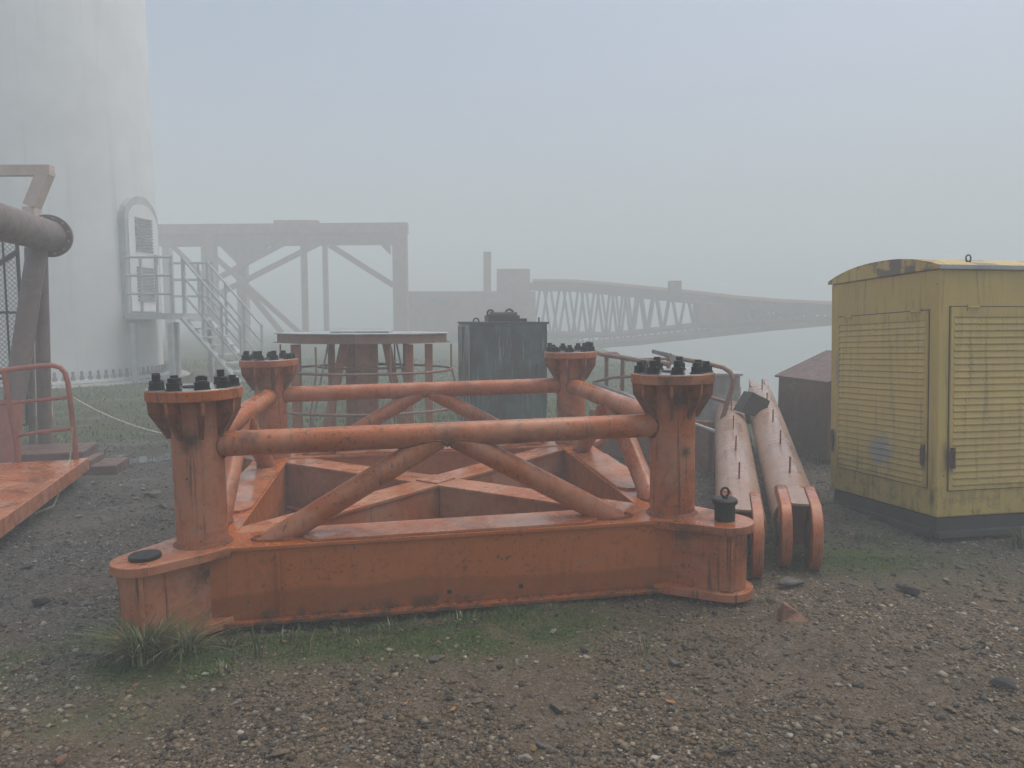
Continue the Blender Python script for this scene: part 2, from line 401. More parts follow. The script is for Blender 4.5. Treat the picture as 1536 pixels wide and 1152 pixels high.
gus = MB(); gus.prism([(PR - .012, 0), (.155, 0), (.238, .14), (.244, .212), (PR - .012, .212)], -.009, .009, Matrix.Rotation(PI / 2, 4, 'X'))
gus_me = gus.mesh('gusset', M_orange, False)
rng = random.Random(3)
for ci, (sx, sy) in enumerate(corners):
    x, y = sx * W / 2, sy * L / 2
    m = MB(); m.cyl((x, y, .002), (x, y, HP - .03), PR, n=40)
    post = m.build('corner_post', M_orange, fr)
    m = MB(); m.lathe([(PR - .01, .003), (PR + .022, .003), (PR + .012, .014), (PR + .001, .022), (PR - .01, .022)], (x, y, 0), 40); m.build('weld_bead', M_weld, post)
    m = MB(); m.lathe([(.0, HP - .058), (FRR - .004, HP - .058), (FRR, HP - .054), (FRR, HP - .004), (FRR - .004, HP), (.001, HP)], (x, y, 0), 48)
    fl = m.build('flange', M_orange, post)
    m = MB(); m.lathe([(.0, HP + .0015), (FRR - .006, HP + .0015), (FRR - .008, HP + .004), (.001, HP + .004)], (x, y, 0), 48)
    m.build('flange_face', M_flange_top, post)
    m = MB(); m.lathe([(.0, HP + .005), (.062, HP + .005), (.062, HP + .012), (.001, HP + .012)], (x, y, 0), 20); m.build('cover_plate', M_black, post)
    for k in range(8):
        a = 2 * PI * (k + .5) / 8
        Mx = Matrix.Translation((x, y, HP - .058 - .213)) @ Matrix.Rotation(a, 4, 'Z')
        put('gusset', gus_me, post, 0, Mx)
    for k in range(9):
        a = 2 * PI * (k + .3 + .15 * rng.random()) / 9
        put('bolt', bolts[rng.choice([0, 1, 1, 2, 3])], post, 0, Matrix.Translation((x + .198 * math.cos(a), y + .198 * math.sin(a), HP + .0045)) @ Matrix.Rotation(rng.random() * 2, 4, 'Z'))
def weld(m, c, ax, r):
    ax = Vector(ax).normalized(); u = ax.orthogonal().normalized(); v = ax.cross(u)
    m.tube([Vector(c) + u * (r * math.cos(2 * PI * i / 24)) + v * (r * math.sin(2 * PI * i / 24)) for i in range(24)], .009, 6, True)
PIPE = .071
sides = [((-1, -1), (1, -1)), ((-1, 1), (1, 1)), ((-1, -1), (-1, 1)), ((1, -1), (1, 1))]
for (a, b) in sides:
    A = Vector((a[0] * W / 2, a[1] * L / 2, HPI)); B = Vector((b[0] * W / 2, b[1] * L / 2, HPI)); d = (B - A).normalized(); ln = (B - A).length
    m = MB(); m.cyl(A, B, PIPE, n=28)
    tpp = m.build('top_pipe', M_orange, fr)
    for c_, k_ in ((A, 1), (B, -1)):
        # bead where the pipe meets the round post: bends with the post
        m = MB(); n_ = Vector((-d.y, d.x, 0)); pts_ = []
        for q_ in range(28):
            aa = 2 * PI * q_ / 28; off = (PIPE + .003) * math.cos(aa); pts_.append(c_ + n_ * off + Vector((0, 0, (PIPE + .003) * math.sin(aa))) + d * (k_ * (math.sqrt(PR ** 2 - off ** 2) + .003 + .003 * math.sin(q_ * 2.3))))
        m.tube(pts_, [.006 + .003 * ((q_ * 7) % 5) / 5 for q_ in range(28)], 6, True); m.build('weld_bead', M_weld, tpp)
    mid = (A + B) / 2; foot = .40
    for P, s in ((A, 1), (B, -1)):
        q = P + d * (s * foot); q.z = .0
        m = MB(); e = mid - d * (s * .05); e.z -= .02; ax = (e - q).normalized(); q2 = q - ax * .06
        m.cyl(q2, e, .068, n=28)
        bp = m.build('brace_pipe', M_orange, fr)
        m = MB(); n_ = Vector((-d.y, d.x, 0)); el = math.asin(min(1, abs(ax.z))); br_ = .068
        m.tube([q + d * (br_ / math.sin(el) * math.cos(2 * PI * i_ / 28)) + n_ * ((br_ + .003) * math.sin(2 * PI * i_ / 28)) + Vector((0, 0, .004)) for i_ in range(28)], [.007 + .004 * ((i_ * 5) % 7) / 7 for i_ in range(28)], 6, True); m.build('weld_bead', M_weld, bp)
        m = MB(); uu = ax.orthogonal().normalized(); vv = ax.cross(uu); tE = e - ax * (PIPE / max(.3, math.sin(el)) * .98)
        pts_ = []
        for i_ in range(24):
            o_ = uu * ((br_ + .002) * math.cos(2 * PI * i_ / 24)) + vv * ((br_ + .002) * math.sin(2 * PI * i_ / 24)); p_ = tE + o_
            # slide along the brace to the surface of the top pipe
            for _ in range(12):
                dd_ = math.hypot((p_ - mid).dot(n_), p_.z - HPI) - PIPE; p_ = p_ + ax * (dd_ * .8)
                if (p_ - tE - o_).length > .16: break
            pts_.append(p_)
        m.tube(pts_, .006, 6, True); m.build('weld_bead', M_weld, bp)
BW = .30
def boxbeam(m, A, B, w, h, top_t=.024, lip=.035):
    A = Vector(A); B = Vector(B); d = (B - A).normalized(); nrm = Vector((-d.y, d.x, 0))
    def plate(w_, z0, z1): m.bar(A + Vector((0, 0, (z0 + z1) / 2)), B + Vector((0, 0, (z0 + z1) / 2)), z1 - z0, w_, up=nrm) if False else m.add(
        [tuple(p + nrm * (s * w_ / 2) + Vector((0, 0, z))) for z in (z0, z1) for p, s in ((A, -1), (B, -1), (B, 1), (A, 1))],
        [(0, 3, 2, 1), (4, 5, 6, 7), (0, 1, 5, 4), (1, 2, 6, 5), (2, 3, 7, 6), (3, 0, 4, 7)])
    plate(w, -top_t, 0); plate(w - .03, -h + top_t, -top_t); plate(w + lip * 2, -h, -h + top_t)
for i, (a, b) in enumerate(sides):
    A = Vector((a[0] * W / 2, a[1] * L / 2, 0)); B = Vector((b[0] * W / 2, b[1] * L / 2, 0)); d = (B - A).normalized()
    if i >= 2: A = A + d * .13; B = B - d * .13; A.z = B.z = -.004
    m = MB(); boxbeam(m, A, B, BW, HB - (.004 if i >= 2 else 0)); bb = m.build('base_beam', M_orange2, fr, False, .004)
    # doubler plate with chamfered ends
    A2 = A + d * (.56 if i < 2 else .5); B2 = B - d * (.50 if i < 2 else .5); nn = Vector((-d.y, d.x, 0)); z = Vector((0, 0, .001 + A.z * 0)); hw = BW / 2 - .012
    P = [A2 + nn * (hw - .06), A2 + d * .07 + nn * hw, B2 - d * .07 + nn * hw, B2 + nn * (hw - .06), B2 - nn * (hw - .06), B2 - d * .07 - nn * hw, A2 + d * .07 - nn * hw, A2 - nn * (hw - .06)]
    m = MB(); m.prism([(p.x, p.y) for p in reversed(P)], A.z + .001, A.z + .016); m.build('doubler_plate', M_plate, bb, False, .002)
    if i == 0:
        m = MB(); n_ = Vector((-d.y, d.x, 0))
        for s in (.62,): m.box(A + d * .42 - n_ * (BW / 2 - .008) + Vector((0, 0, -HB / 2)), (.014, .016, HB - .06))
        m.build('stiffener', M_orange2, bb, False)
for k, (a, b) in enumerate((((-1, -1), (1, 1)), ((1, -1), (-1, 1)))):
    A = Vector((a[0] * W / 2, a[1] * L / 2, -.008)); B = Vector((b[0] * W / 2, b[1] * L / 2, -.008)); d = (B - A).normalized(); mid = (A + B) / 2
    segs = [(A + d * .2, B - d * .2)] if k == 0 else [(A + d * .2, mid - d * .125), (mid + d * .125, B - d * .2)]
    for p, q in segs: m = MB(); boxbeam(m, p, q, .25, HB - .03); m.build('cross_beam', M_plate, fr, False, .004)
m = MB(); m.prism([(.15, 0), (0, .15), (-.15, 0), (0, -.15)], -.007, .004); m.build('centre_plate', M_plate, fr, False, .002)
# corner lugs: stadium plates pointing out along the diagonals
lug_d = .335
for ci, (sx, sy) in enumerate(corners):
    ang = math.atan2(sy, sx); c = Vector((sx * W / 2, sy * L / 2, 0)); d = Vector((math.cos(ang), math.sin(ang), 0)); e = c + d * lug_d
    def stadium(r, back):
        pts = [(e.x + r * math.cos(ang + t), e.y + r * math.sin(ang + t)) for t in [(-PI / 2) + PI * i / 18 for i in range(19)]]
        n = Vector((-d.y, d.x, 0)); b1 = c - d * back + n * (r + .06); b2 = c - d * back - n * (r + .06)
        return pts + [(b1.x, b1.y), (b2.x, b2.y)]
    m = MB(); m.cyl(e + Vector((0, 0, -HB + .05)), e + Vector((0, 0, -.05)), .128, n=32)
    n = Vector((-d.y, d.x, 0))
    for s in (-1, 1): m.bar(e - d * .03 + n * (s * .118) + Vector((0, 0, -HB / 2)), c - d * .05 + n * (s * .125) + Vector((0, 0, -HB / 2)), HB - .08, .025, up=n)
    for t in (-.9, .9):
        v = Vector((math.cos(ang + t), math.sin(ang + t), 0)); m.bar(e + v * .12 + Vector((0, 0, -HB + .05)), e + v * .12 + Vector((0, 0, -.05)), .02, .05, up=v)
    lug = m.build('lug', M_orange, fr)
    m = MB(); m.prism(stadium(.168, .02), -.048, .003); m.build('lug_plate', M_orange, lug, True, .004)
    m = MB(); m.prism(stadium(.168, .02), -HB - .006, -HB + .045); m.build('lug_plate', M_orange, lug, True, .004)
    if ci == 1:
        m = MB(); m.lathe([(0, .003), (.060, .003), (.060, .105), (.072, .106), (.073, .128), (.064, .136), (.001, .138)], e, 24); pin = m.build('lifting_pin', M_black, fr)
        m = MB(); m.cyl(e + Vector((0, 0, .136)), e + Vector((0, 0, .15)), .016, n=10)
        m.tube([e + Vector((.024 * math.cos(t), 0, .172 + .026 * math.sin(t))) for t in [2 * PI * i / 18 for i in range(18)]], .007, 8, True); m.build('eye_ring', M_black, pin)
    elif ci == 0:
        m = MB(); m.lathe([(.010, .003), (.078, .003), (.080, .006), (.080, .022), (.077, .026), (.011, .026)], e, 28); pin = m.build('pin_cap', M_black, fr)
        m = MB(); m.cyl(e + Vector((0, 0, .004)), e + Vector((0, 0, .0275)), .010, n=10); m.build('hole', M_dark, pin)
    else:
        m = MB(); m.lathe([(0, .003), (.078, .003), (.080, .022), (.001, .026)], e, 24); m.build('pin_cap', M_black, fr)
# drain holes in the front web
for u in (-.02, .40):
    m = MB(); m.cyl((u, -L / 2 - BW / 2 + .016, -.345), (u, -L / 2 - BW / 2 + .012, -.345), .014, n=12); m.build('drain_hole', M_black, fr)

# ------------------------------------------------------------------ yellow generator
GM = Matrix.Translation((3.247, 5.587, EYE - 1.70)) @ Matrix.Rotation(R(11.34), 4, 'Z') @ Matrix.Rotation(R(-2.86), 4, 'X')
ge = thing('generator_enclosure', 'yellow generator enclosure with louvred doors and rounded roof on a dark skid', 'generator', GM)
for mt_ in (M_gen, M_gen_roof):
    for nd in mt_.node_tree.nodes:
        if nd.type == 'TEX_COORD': nd.object = ge
GW, GL, Z1, Z2 = 1.327, 2.7, .167, 2.064
m = MB(); m.box((GL / 2, GW / 2, (Z1 + Z2) / 2), (GL, GW, Z2 - Z1)); body = m.build('body', M_gen, ge, False, .012)
m = MB(); m.box((GL / 2, GW / 2, Z1 / 2 - .005), (GL - .05, GW - .06, Z1 - .01))
m.box((GL / 2, .015, .03), (GL - .02, .05, .05)); m.box((.015, GW / 2, .03), (.05, GW - .12, .05)); m.build('skid', M_dark, ge, False, .004)
prof = []
n = 16; ov = .022
for i in range(n + 1):
    t = -1 + 2 * i / n; prof.append((GW / 2 + t * (GW / 2 + ov), Z2 + .028 + .105 * (1 - abs(t) ** 2.3)))
poly = [(-ov, Z2 + .002)] + [(p[0], p[1]) for p in prof] + [(GW + ov, Z2 + .002)]
m = MB(); vs = [(x, a, b) for x in (-ov, GL + ov) for a, b in poly]; k = len(poly)
m.add(vs, [tuple(range(k)), tuple(range(2 * k - 1, k - 1, -1))] + [(i, k + i, k + (i + 1) % k, (i + 1) % k) for i in range(k)])
roof = m.build('roof', M_gen_roof, ge)
m = MB(); m.box((GL / 2, -ov - .006, Z2 + .012), (GL + 2 * ov, .012, .034)); m.build('gutter', M_grey, roof, False, .003)
ex = .36
m = MB(); m.cyl((ex, .12, Z2 + .06), (ex, .12, Z2 + .075), .02, n=10); m.tube([(ex + .022 * math.cos(t), .12, Z2 + .098 + .026 * math.sin(t)) for t in [2 * PI * i / 16 for i in range(16)]], .006, 6, True)
m.build('lifting_eye', M_dark, roof)
def frame_of(y0, y1, z0, z1): return (y0 + y1) / 2, (z0 + z1) / 2, y1 - y0, z1 - z0
def door(y0, y1, z0, z1, conv, extra):
    m = MB()
    def bx(m, ya, yb, za, zb, da, db):  # da,db: depth out of the face
        p = [conv(y, d, z) for z in (za, zb) for y, d in ((ya, da), (yb, da), (yb, db), (ya, db))]
        m.add(p, [(0, 3, 2, 1), (4, 5, 6, 7), (0, 1, 5, 4), (1, 2, 6, 5), (2, 3, 7, 6), (3, 0, 4, 7)])
    # dark gap line, then door leaf rim
    bx(m, y0 - .008, y1 + .008, z0 - .008, z1 + .008, -.002, .002); gap = m
    g = gap.build('door_seal', M_dark, ge, False)
    m = MB(); r = .028
    bx(m, y0, y1, z1 - .075, z1, .0025, .016); bx(m, y0, y1, z0, z0 + r, .0025, .016); bx(m, y0, y0 + r, z0 + r, z1 - .075, .0025, .016); bx(m, y1 - r, y1, z0 + r, z1 - .075, .0025, .016)
    bx(m, y0 + r, y1 - r, z0 + r, z1 - .075, .0022, .004)
    d = m.build('door', M_gen, ge, False, .003)
    N = 25; za, zb = z0 + r + .004, z1 - .079; st = (zb - za) / N
    m = MB(); ya, yb = y0 + r + .004, y1 - r - .004; h = st * .97
    prof_ = [(.005, 0), (.015, .002), (.0165, .009), (.0075, h), (.005, h)]
    p = [conv(ya, dd, zz) for dd, zz in prof_] + [conv(yb, dd, zz) for dd, zz in prof_]
    m.add(p, [(0, 1, 2, 3, 4), (9, 8, 7, 6, 5)] + [(i, (i + 1) % 5, 5 + (i + 1) % 5, 5 + i) for i in range(5)])
    me = m.mesh('louvre_slat', M_gen, False)
    for i in range(N):
        put('louvre_slat', me, d, 0, Matrix.Translation((0, 0, za + i * st)))
    for yy in extra['hinge']:
        m = MB(); bx(m, yy - .05, yy + .05, z1 - .028, z1 + .022, .017, .024); p0 = conv(yy - .05, .026, z1 - .003); p1 = conv(yy + .05, .026, z1 - .003); m.cyl(p0, p1, .007, n=8); m.build('hinge', M_gen, d, False)
    for yy in extra['latch']:
        m = MB(); bx(m, yy - .018, yy + .018, z0 + .17, z0 + .33, .017, .030); bx(m, yy - .008, yy + .008, z0 + .20, z0 + .30, .030, .042); m.build('latch', M_rustd, d, False, .003)
    return d
door(.10, 1.215, .385, 1.755, lambda y, d, z: (-d, y, z), {'hinge': (.22, 1.05), 'latch': (.125,)})
door(.095, 1.22, .375, 1.775, lambda y, d, z: (y, -d, z), {'hinge': (.28, 1.0), 'latch': (.12,)})
door(1.36, 2.55, .375, 1.775, lambda y, d, z: (y, -d, z), {'hinge': (1.6, 2.3), 'latch': (2.5,)})
m = MB(); m.box((.0, .0, 0), (.03, .03, .01)); 
m = MB(); m.box((-.006, 1.285, .62), (.012, .03, .2)); m.build('rusty_bracket', M_rustd, body, False, .003)

# ------------------------------------------------------------------ the two strut pipes
def strut(A, B, label, seed, far):
    A = Vector(A); B = Vector(B); d = B - A; Ln = d.length; x = d.normalized(); s = Vector((x.y, -x.x, 0)).normalized(); u = s.cross(x)
    if u.z < 0: u = -u; s = -s
    Mx = Matrix((x, s, u)).transposed().to_4x4(); Mx.translation = A
    t = thing('strut_pipe', label, 'steel pipe', Mx, 'paired strut pipes'); r = .168
    m = MB(); m.lathe([(.0, 0), (r, 0), (r, Ln * .62), (r * .96, Ln - .25), (r * .8, Ln), (.001, Ln)], n=36, M=Matrix.Rotation(PI / 2, 4, 'Y')); m.build('tube', M_pale, t)
    m = MB(); m.cyl((-.012, 0, 0), (.0, 0, 0), r * .97, n=36); m.build('end_plate', M_red, t)
    for yy in (-.092, .098):
        m = MB(); cx_ = -.13; rr = .235
        pts = [(cx_ + rr * math.cos(a), -.04 + rr * math.sin(a)) for a in [PI / 2 + PI * i / 16 for i in range(17)]]
        pts = pts + [(.20, -.15), (.34, r - .03), (.20, r + .03)]
        m.prism(pts, yy - .034, yy + .034, Matrix.Rotation(PI / 2, 4, 'X')); cl = m.build('clevis_plate', M_orange, t, True, .006)
        m = MB(); m.cyl((cx_, -yy - .048, -.04), (cx_, -yy + .048, -.04), .095, n=24); m.build('boss', M_dark, cl)
    m = MB(); m.box((-.0, -.005, r + .012), (.34, .115, .02)); m.build('web_plate', M_pale, t, False, .003)
    k = 0; q = .62
    while q < Ln - .3:
        m = MB(); m.bar((q, 0, r - .01), (q + .01, 0, r + .125), .012, .035); m.build('step_peg', M_rust, t, False, .003); q += .86
    if far:
        for yy in (-.09, .09):
            m = MB(); pts = [(Ln + .12 + .16 * math.cos(a), .16 * math.sin(a)) for a in [-PI / 2 + PI * i / 12 for i in range(13)]] + [(Ln - .2, .13), (Ln - .2, -.13)]
            m.prism(pts, yy - .02, yy + .02, Matrix.Rotation(PI / 2, 4, 'X')); m.build('end_lug', M_pale, t)
    else:
        m = MB(); m.box((Ln + .10, 0, .02), (.5, .30, .34)); m.build('end_lug', M_pale, t, False, .01)
    return t
A1 = at(1112, 792, 4.98); B1 = at(1092, 598, 9.6); A2 = at(1196, 782, 5.12); B2 = at(1138, 590, 9.6)
strut(A1, B1, 'faded orange strut pipe with step pegs lying beside the lifting pin', 1, False)
strut(A2, B2, 'faded orange strut pipe with step pegs lying between its twin and the yellow generator', 2, True)
# trestle under the far ends
tr = thing('timber_trestle', 'dark timber trestle under the raised far ends of the strut pipes', 'trestle', pose((2.95, 9.35, 0), .28))
zt = .52 - .06
for xx in (-.6, .6):
    m = MB(); m.box((xx, 0, zt / 2 - .12), (.14, .16, zt + .02)); m.build('leg', M_dark, tr, False, .006)
m = MB(); m.box((0, 0, zt - .06 + .02), (1.7, .18, .12)); m.build('top_beam', M_dark, tr, False, .006)
# dark wedge on the left pipe
cW = at(1127, 606, 8.0)
ww = MB(); ww.prism([(-.17, -.09), (.12, -.13), (.18, .06), (-.06, .13)], -.08, .08, Matrix.Rotation(PI / 2, 4, 'X'))
w = ww.build('pad_block', M_dark, None, False, .006); w.matrix_world = pose(cW, .35, 0, R(8)); tag(w, 'dark angular pad block wedged between the tops of the two strut pipes', 'block')

# ------------------------------------------------------------------ teal cabinet
cp = on(762, 648); cy_ = 11.0
CM = pose((at(753, 640, cy_).x, cy_, 0), R(13))
cab = thing('equipment_cabinet', 'tall weathered dark teal steel cabinet with hoist fittings on top', 'cabinet', CM)
cw, cd, ch = 1.12, .95, 1.60
m = MB(); m.box((.0, 0, .06), (cw - .04, cd - .04, .12)); m.build('plinth', M_dark, cab, False)
m = MB(); m.box((0, 0, (.12 + ch) / 2), (cw, cd, ch - .12)); m.build('body', M_cab, cab, False, .01)
m = MB(); m.box((-cw / 2 - .008, 0, (.14 + ch) / 2), (.012, cd - .02, ch - .18))
for k in range(7): m.box((-cw / 2 - .02, -cd / 2 + .09 + k * .128, (.14 + ch) / 2), (.02, .03, ch - .22))
m.build('ribbed_side_panel', M_cab_side, cab, False)
m = MB(); m.box((0, 0, ch + .012), (cw + .04, cd + .04, .03)); m.build('lid', M_dark, cab, False, .004)
m = MB(); m.box((.0, -cd / 2 - .006, .9), (cw - .16, .01, 1.3)); dr = m.build('door', M_cab, cab, False, .003)
m = MB(); m.box((cw / 2 - .15, -cd / 2 - .03, .95), (.025, .04, .16)); m.build('handle', M_dark, dr, False, .004)
m = MB(); m.box((-.02, -.1, ch + .075), (.46, .3, .09)); m.cyl((-.2, -.1, ch + .12), (.2, -.1, ch + .12), .05, n=12); m.box((.22, -.1, ch + .05), (.22, .2, .05)); hb = m.build('hoist_block', M_black, cab, False, .004)
for xx, rr in ((-.19, .045), (.09, .055)):
    m = MB(); m.tube([(xx + rr * math.cos(t), -.1, ch + .15 + rr * math.sin(t)) for t in [2 * PI * i / 18 for i in range(18)]], .016, 8, True); m.build('shackle', M_black, hb)
m = MB(); m.tube([(-.42 + .04 * math.cos(t), -.2, ch + .028 + .05 * math.sin(t)) for t in [PI * i / 10 for i in range(11)]], .012, 6); m.build('lifting_eye', M_black, cab)
m = MB(); m.cyl((.46, -.38, ch + .02), (.46, -.38, ch + .09), .012, n=8); m.build('lifting_eye', M_black, cab)

# ------------------------------------------------------------------ round orange work stand
tc = at(550, 660, 10.0); TM = pose((tc.x, 10.0, 0), R(4))
tb = thing('round_work_stand', 'orange drum-shaped steel stand with flat rimmed top and hoop rails', 'work stand', TM)
RT = 1.17; zT = 1.49
def octa(r, n=10, a0=.31): return [(r * math.cos(a0 + 2 * PI * i / n), r * .8 * math.sin(a0 + 2 * PI * i / n)) for i in range(n)]
m = MB(); m.prism(octa(RT), zT - .012, zT); top = m.build('top_plate', M_grey, tb, False)
m = MB(); m.prism(octa(RT - .03), zT - .112, zT - .0125); m.build('rim', M_stand, tb, False)
m = MB(); m.prism(octa(RT + .02), zT - .124, zT - .1125); m.build('rim_flange', M_stand, tb, False)
m = MB(); m.prism([(-.4, -.35), (.35, -.35), (.35, .35), (-.4, .35)], zT + .001, zT + .022); m.build('hatch', M_grey, top, False)
for xx, yy, w_ in ((-.82, -.42, .055), (.62, -.50, .05), (.86, -.30, .05), (-.55, .62, .045), (.5, .66, .045)):
    m = MB(); m.box((xx, yy, (zT - .16) / 2 - .02), (w_ * 2, w_ * 2, zT - .09)); m.build('post', M_plate, tb, False, .004)
m = MB(); m.cyl((.02, 0, -.03), (.02, 0, zT - .122), .15, n=28); m.build('centre_column', M_plate, tb)
m = MB(); m.box((-.19, .08, (zT - .16) / 2 - .02), (.16, .06, zT - .09)); m.build('fin_plate', M_plate, tb, False)
for x0, x1 in ((-.24, -.52), (.30, .56)):
    m = MB(); m.bar((x0, -.18, zT - .122), (x1, -.34, .0), .11, .08, up=(0, 1, 0)); m.build('strut', M_plate, tb, False, .004)
for x0, x1 in ((-.43, -.70), (.44, .72)):
    m = MB(); m.cyl((x0, -.3, zT - .122), (x1, -.45, 0), .012, n=8); m.build('tie_rod', M_galv, tb)
for rr, zz, rt in ((1.16, 1.0, .018), (1.30, .52, .018), (.62, 1.04, .014)):
    m = MB(); m.tube([(rr * math.cos(2 * PI * i / 40), rr * .85 * math.sin(2 * PI * i / 40), zz) for i in range(40)], rt, 8, True); m.build('hoop_rail', M_stand, tb)
for a in (.15, PI - .15, -1.2, -2.0, 1.3, 2.1):
    m = MB(); m.tube([(1.16 * math.cos(a), 1.16 * .85 * math.sin(a), zT - .16), (1.16 * math.cos(a), 1.16 * .85 * math.sin(a), 1.0), (1.30 * math.cos(a), 1.30 * .85 * math.sin(a), .52), (1.30 * math.cos(a), 1.30 * .85 * math.sin(a), -.02)], .013, 6); m.build('hoop_upright', M_stand, tb)

# ------------------------------------------------------------------ railed walkway behind the right corner
rw = thing('railed_walkway', 'narrow steel walkway with bent tubular handrails behind the base frame', 'walkway', pose((0, 0, 0)))
def P(px, py, Y): return at(px, py, Y)
m = MB(); pts = [P(893, 528, 9.0), P(905, 532, 8.9), P(940, 537, 8.6), P(965, 542, 8.3), P(1005, 546, 8.0)]; m.tube(pts, .028, 8); m.build('handrail', M_stand, rw)
m = MB(); m.tube([P(880, 530, 9.9), P(925, 530, 9.8), P(940, 540, 9.6), P(1000, 538, 8.9), P(1010, 536, 8.6)], .02, 8); m.build('handrail', M_stand, rw)
m = MB(); m.tube([P(980, 527, 8.7), P(1020, 538, 8.3), P(1060, 545, 8.0), P(1085, 551, 7.9), P(1096, 559, 7.86), P(1100, 570, 7.85), P(1097, 585, 7.85), P(1086, 620, 7.85), P(1075, 655, 7.85)], .026, 8); m.build('handrail', M_stand, rw)
m = MB(); m.tube([P(890, 573, 9.0), P(920, 566, 8.8), P(960, 564, 8.4), P(1020, 582, 8.1), P(1092, 604, 7.85)], .02, 8); m.build('mid_rail', M_stand, rw)
m = MB(); m.tube([P(890, 575, 9.0), P(935, 590, 8.6), P(1000, 622, 8.2), P(1075, 648, 7.86)], .022, 8); m.build('toe_rail', M_galv, rw)
for px, Yd, y0 in ((910, 8.9, 534), (934, 8.66, 537), (1023, 8.25, 539), (1003, 8.5, 536)):
    a = P(px, y0, Yd); m = MB(); m.cyl(a, (a.x, a.y, .05), .024, n=8); m.build('upright', M_stand, rw)
a = P(1086, 620, 7.85); m = MB(); m.cyl(P(1075, 655, 7.85), (P(1072, 665, 7.85).x, 7.85, .05), .026, n=8); m.build('upright', M_stand, rw)
m = MB(); a = P(893, 600, 9.0); b = P(1080, 600, 7.85); m.bar((a.x, a.y + .3, .10), (b.x, b.y + .3, .10), .9, .12, up=(1, 0, 0)); m.build('deck', M_stand, rw, False, .004)
# pale clamp on the rail
m = MB(); m.bar(P(1003, 531, 8.2), P(1012, 545, 8.2), .05, .05); m.cyl(P(1010, 541, 8.17), P(1010, 541, 8.23), .035, n=12); m.bar(P(980, 527, 8.3), P(1003, 532, 8.2), .03, .04); m.build('clamp', M_galv, rw, False, .004)
# grey tank box
gt = thing('grey_steel_tank', 'pale grey steel box tank standing behind the strut pipes', 'tank', pose((2.25, 9.2, 0), R(-8)))
m = MB(); m.box((0, 0, .52), (.95, 1.0, 1.0)); m.build('body', M_grey, gt, False, .02)
m = MB(); m.box((0, 0, 1.03), (1.0, 1.05, .03)); m.build('lid', M_grey, gt, False, .005)
m = MB()
for xx in (-.4, .4): m.box((xx, 0, .01), (.1, 1.0, .08))
m.build('skid', M_dark, gt, False)

# ------------------------------------------------------------------ dark red bin behind generator
rb = thing('rusty_red_bin', 'dark red rusty steel bin with sloping lid behind the yellow generator', 'bin', pose((4.35, 9.3, 0), R(14)))
poly = [(-.55, 0.02), (.75, .02), (.75, 1.06), (.2, 1.12), (-.55, .84)]
m = MB(); m.prism([(-.82, .02), (.8, .02), (.8, 1.22), (-.1, 1.22), (-.82, .92)], -.5, .5, Matrix.Rotation(PI / 2, 4, 'X')); m.build('body', M_bin, rb, False, .01)
m = MB(); m.bar((-.86, 0, .925), (-.08, 0, 1.25), .03, 1.06, up=(0, 1, 0)) if False else m.add([(-.86, -.53, .925), (-.1, -.53, 1.24), (-.1, .53, 1.24), (-.86, .53, .925), (-.86, -.53, .95), (-.1, -.53, 1.265), (-.1, .53, 1.265), (-.86, .53, .95)], [(0, 3, 2, 1), (4, 5, 6, 7), (0, 1, 5, 4), (1, 2, 6, 5), (2, 3, 7, 6), (3, 0, 4, 7)])
m.build('lid', M_bin, rb, False, .003)
for xx in (-.5, -.1, .3): m = MB(); m.box((xx, -.515, .5), (.05, .03, .84)); m.build('rib', M_bin, rb, False, .003)
m = MB(); m.tube([(-.35, -.52, .55), (-.37, -.6, .62), (-.36, -.62, .72), (-.3, -.6, .8), (-.22, -.52, .82)], .03, 8); m.build('side_pipe', M_galv, rb)
m = MB(); m.bar((-.74, -.53, .8), (-.70, -.55, .95), .01, .05); m.build('torn_tag', M_galv, rb, False)

# ------------------------------------------------------------------ left: crane mast section
U = Vector((.287, -.958, 0)); Vv = Vector((-.958, -.287, 0)); C0 = Vector((-4.38, 7.6, 0))
MM = Matrix(((U.x, Vv.x, 0, C0.x), (U.y, Vv.y, 0, C0.y), (0, 0, 1, 0), (0, 0, 0, 1)))   # local x towards camera, y to the left
ms = thing('crane_mast_section', 'red-orange crane section with flanged top pipe, mesh guard and railed deck', 'crane section', MM)
zD = .24
def Lc(w): return MM.inverted() @ w
m = MB(); m.box((1.6, 1.1, zD - .05), (3.2, 2.2, .10)); m.box((1.6, .03, zD - .055), (3.24, .08, .13)); m.build('deck', M_orange, ms, False, .006)
m = MB()
for xx in (.3, 1.6, 2.9): m.box((xx, 1.1, (zD - .1) / 2 - .03), (.15, 2.1, zD - .06))
m.build('deck_bearer', M_dark, ms, False)
# handrail across the deck end
zr = lambda px, py, Yd: at(px, py, Yd)
rail = [(.06, 3.2), (.06, 2.2), (.06, .42), (.06, .28), (.05, .16), (.05, .06)]
def rl(px, py, Yd): return Lc(at(px, py, Yd))
m = MB(); m.tube([rl(-60, 562, 7.2), rl(0, 556, 7.35), rl(60, 549, 7.48), rl(78, 548, 7.52), rl(90, 551, 7.54), rl(98, 560, 7.55), rl(102, 575, 7.55), rl(108, 625, 7.56), rl(115, 692, 7.57)], .026, 8); m.build('handrail', M_red, ms)
m = MB(); m.tube([rl(-60, 612, 7.2), rl(0, 606, 7.35), rl(104, 596, 7.55)], .018, 8); m.build('mid_rail', M_red, ms)
m = MB(); m.tube([rl(22, 654, 7.4), rl(60, 648, 7.46), rl(110, 643, 7.56)], .018, 8); m.build('mid_rail', M_red, ms)
m = MB(); m.tube([rl(6, 556, 7.36), rl(14, 610, 7.38), rl(24, 660, 7.39), rl(28, 696, 7.40)], .026, 8); m.build('upright', M_red, ms)
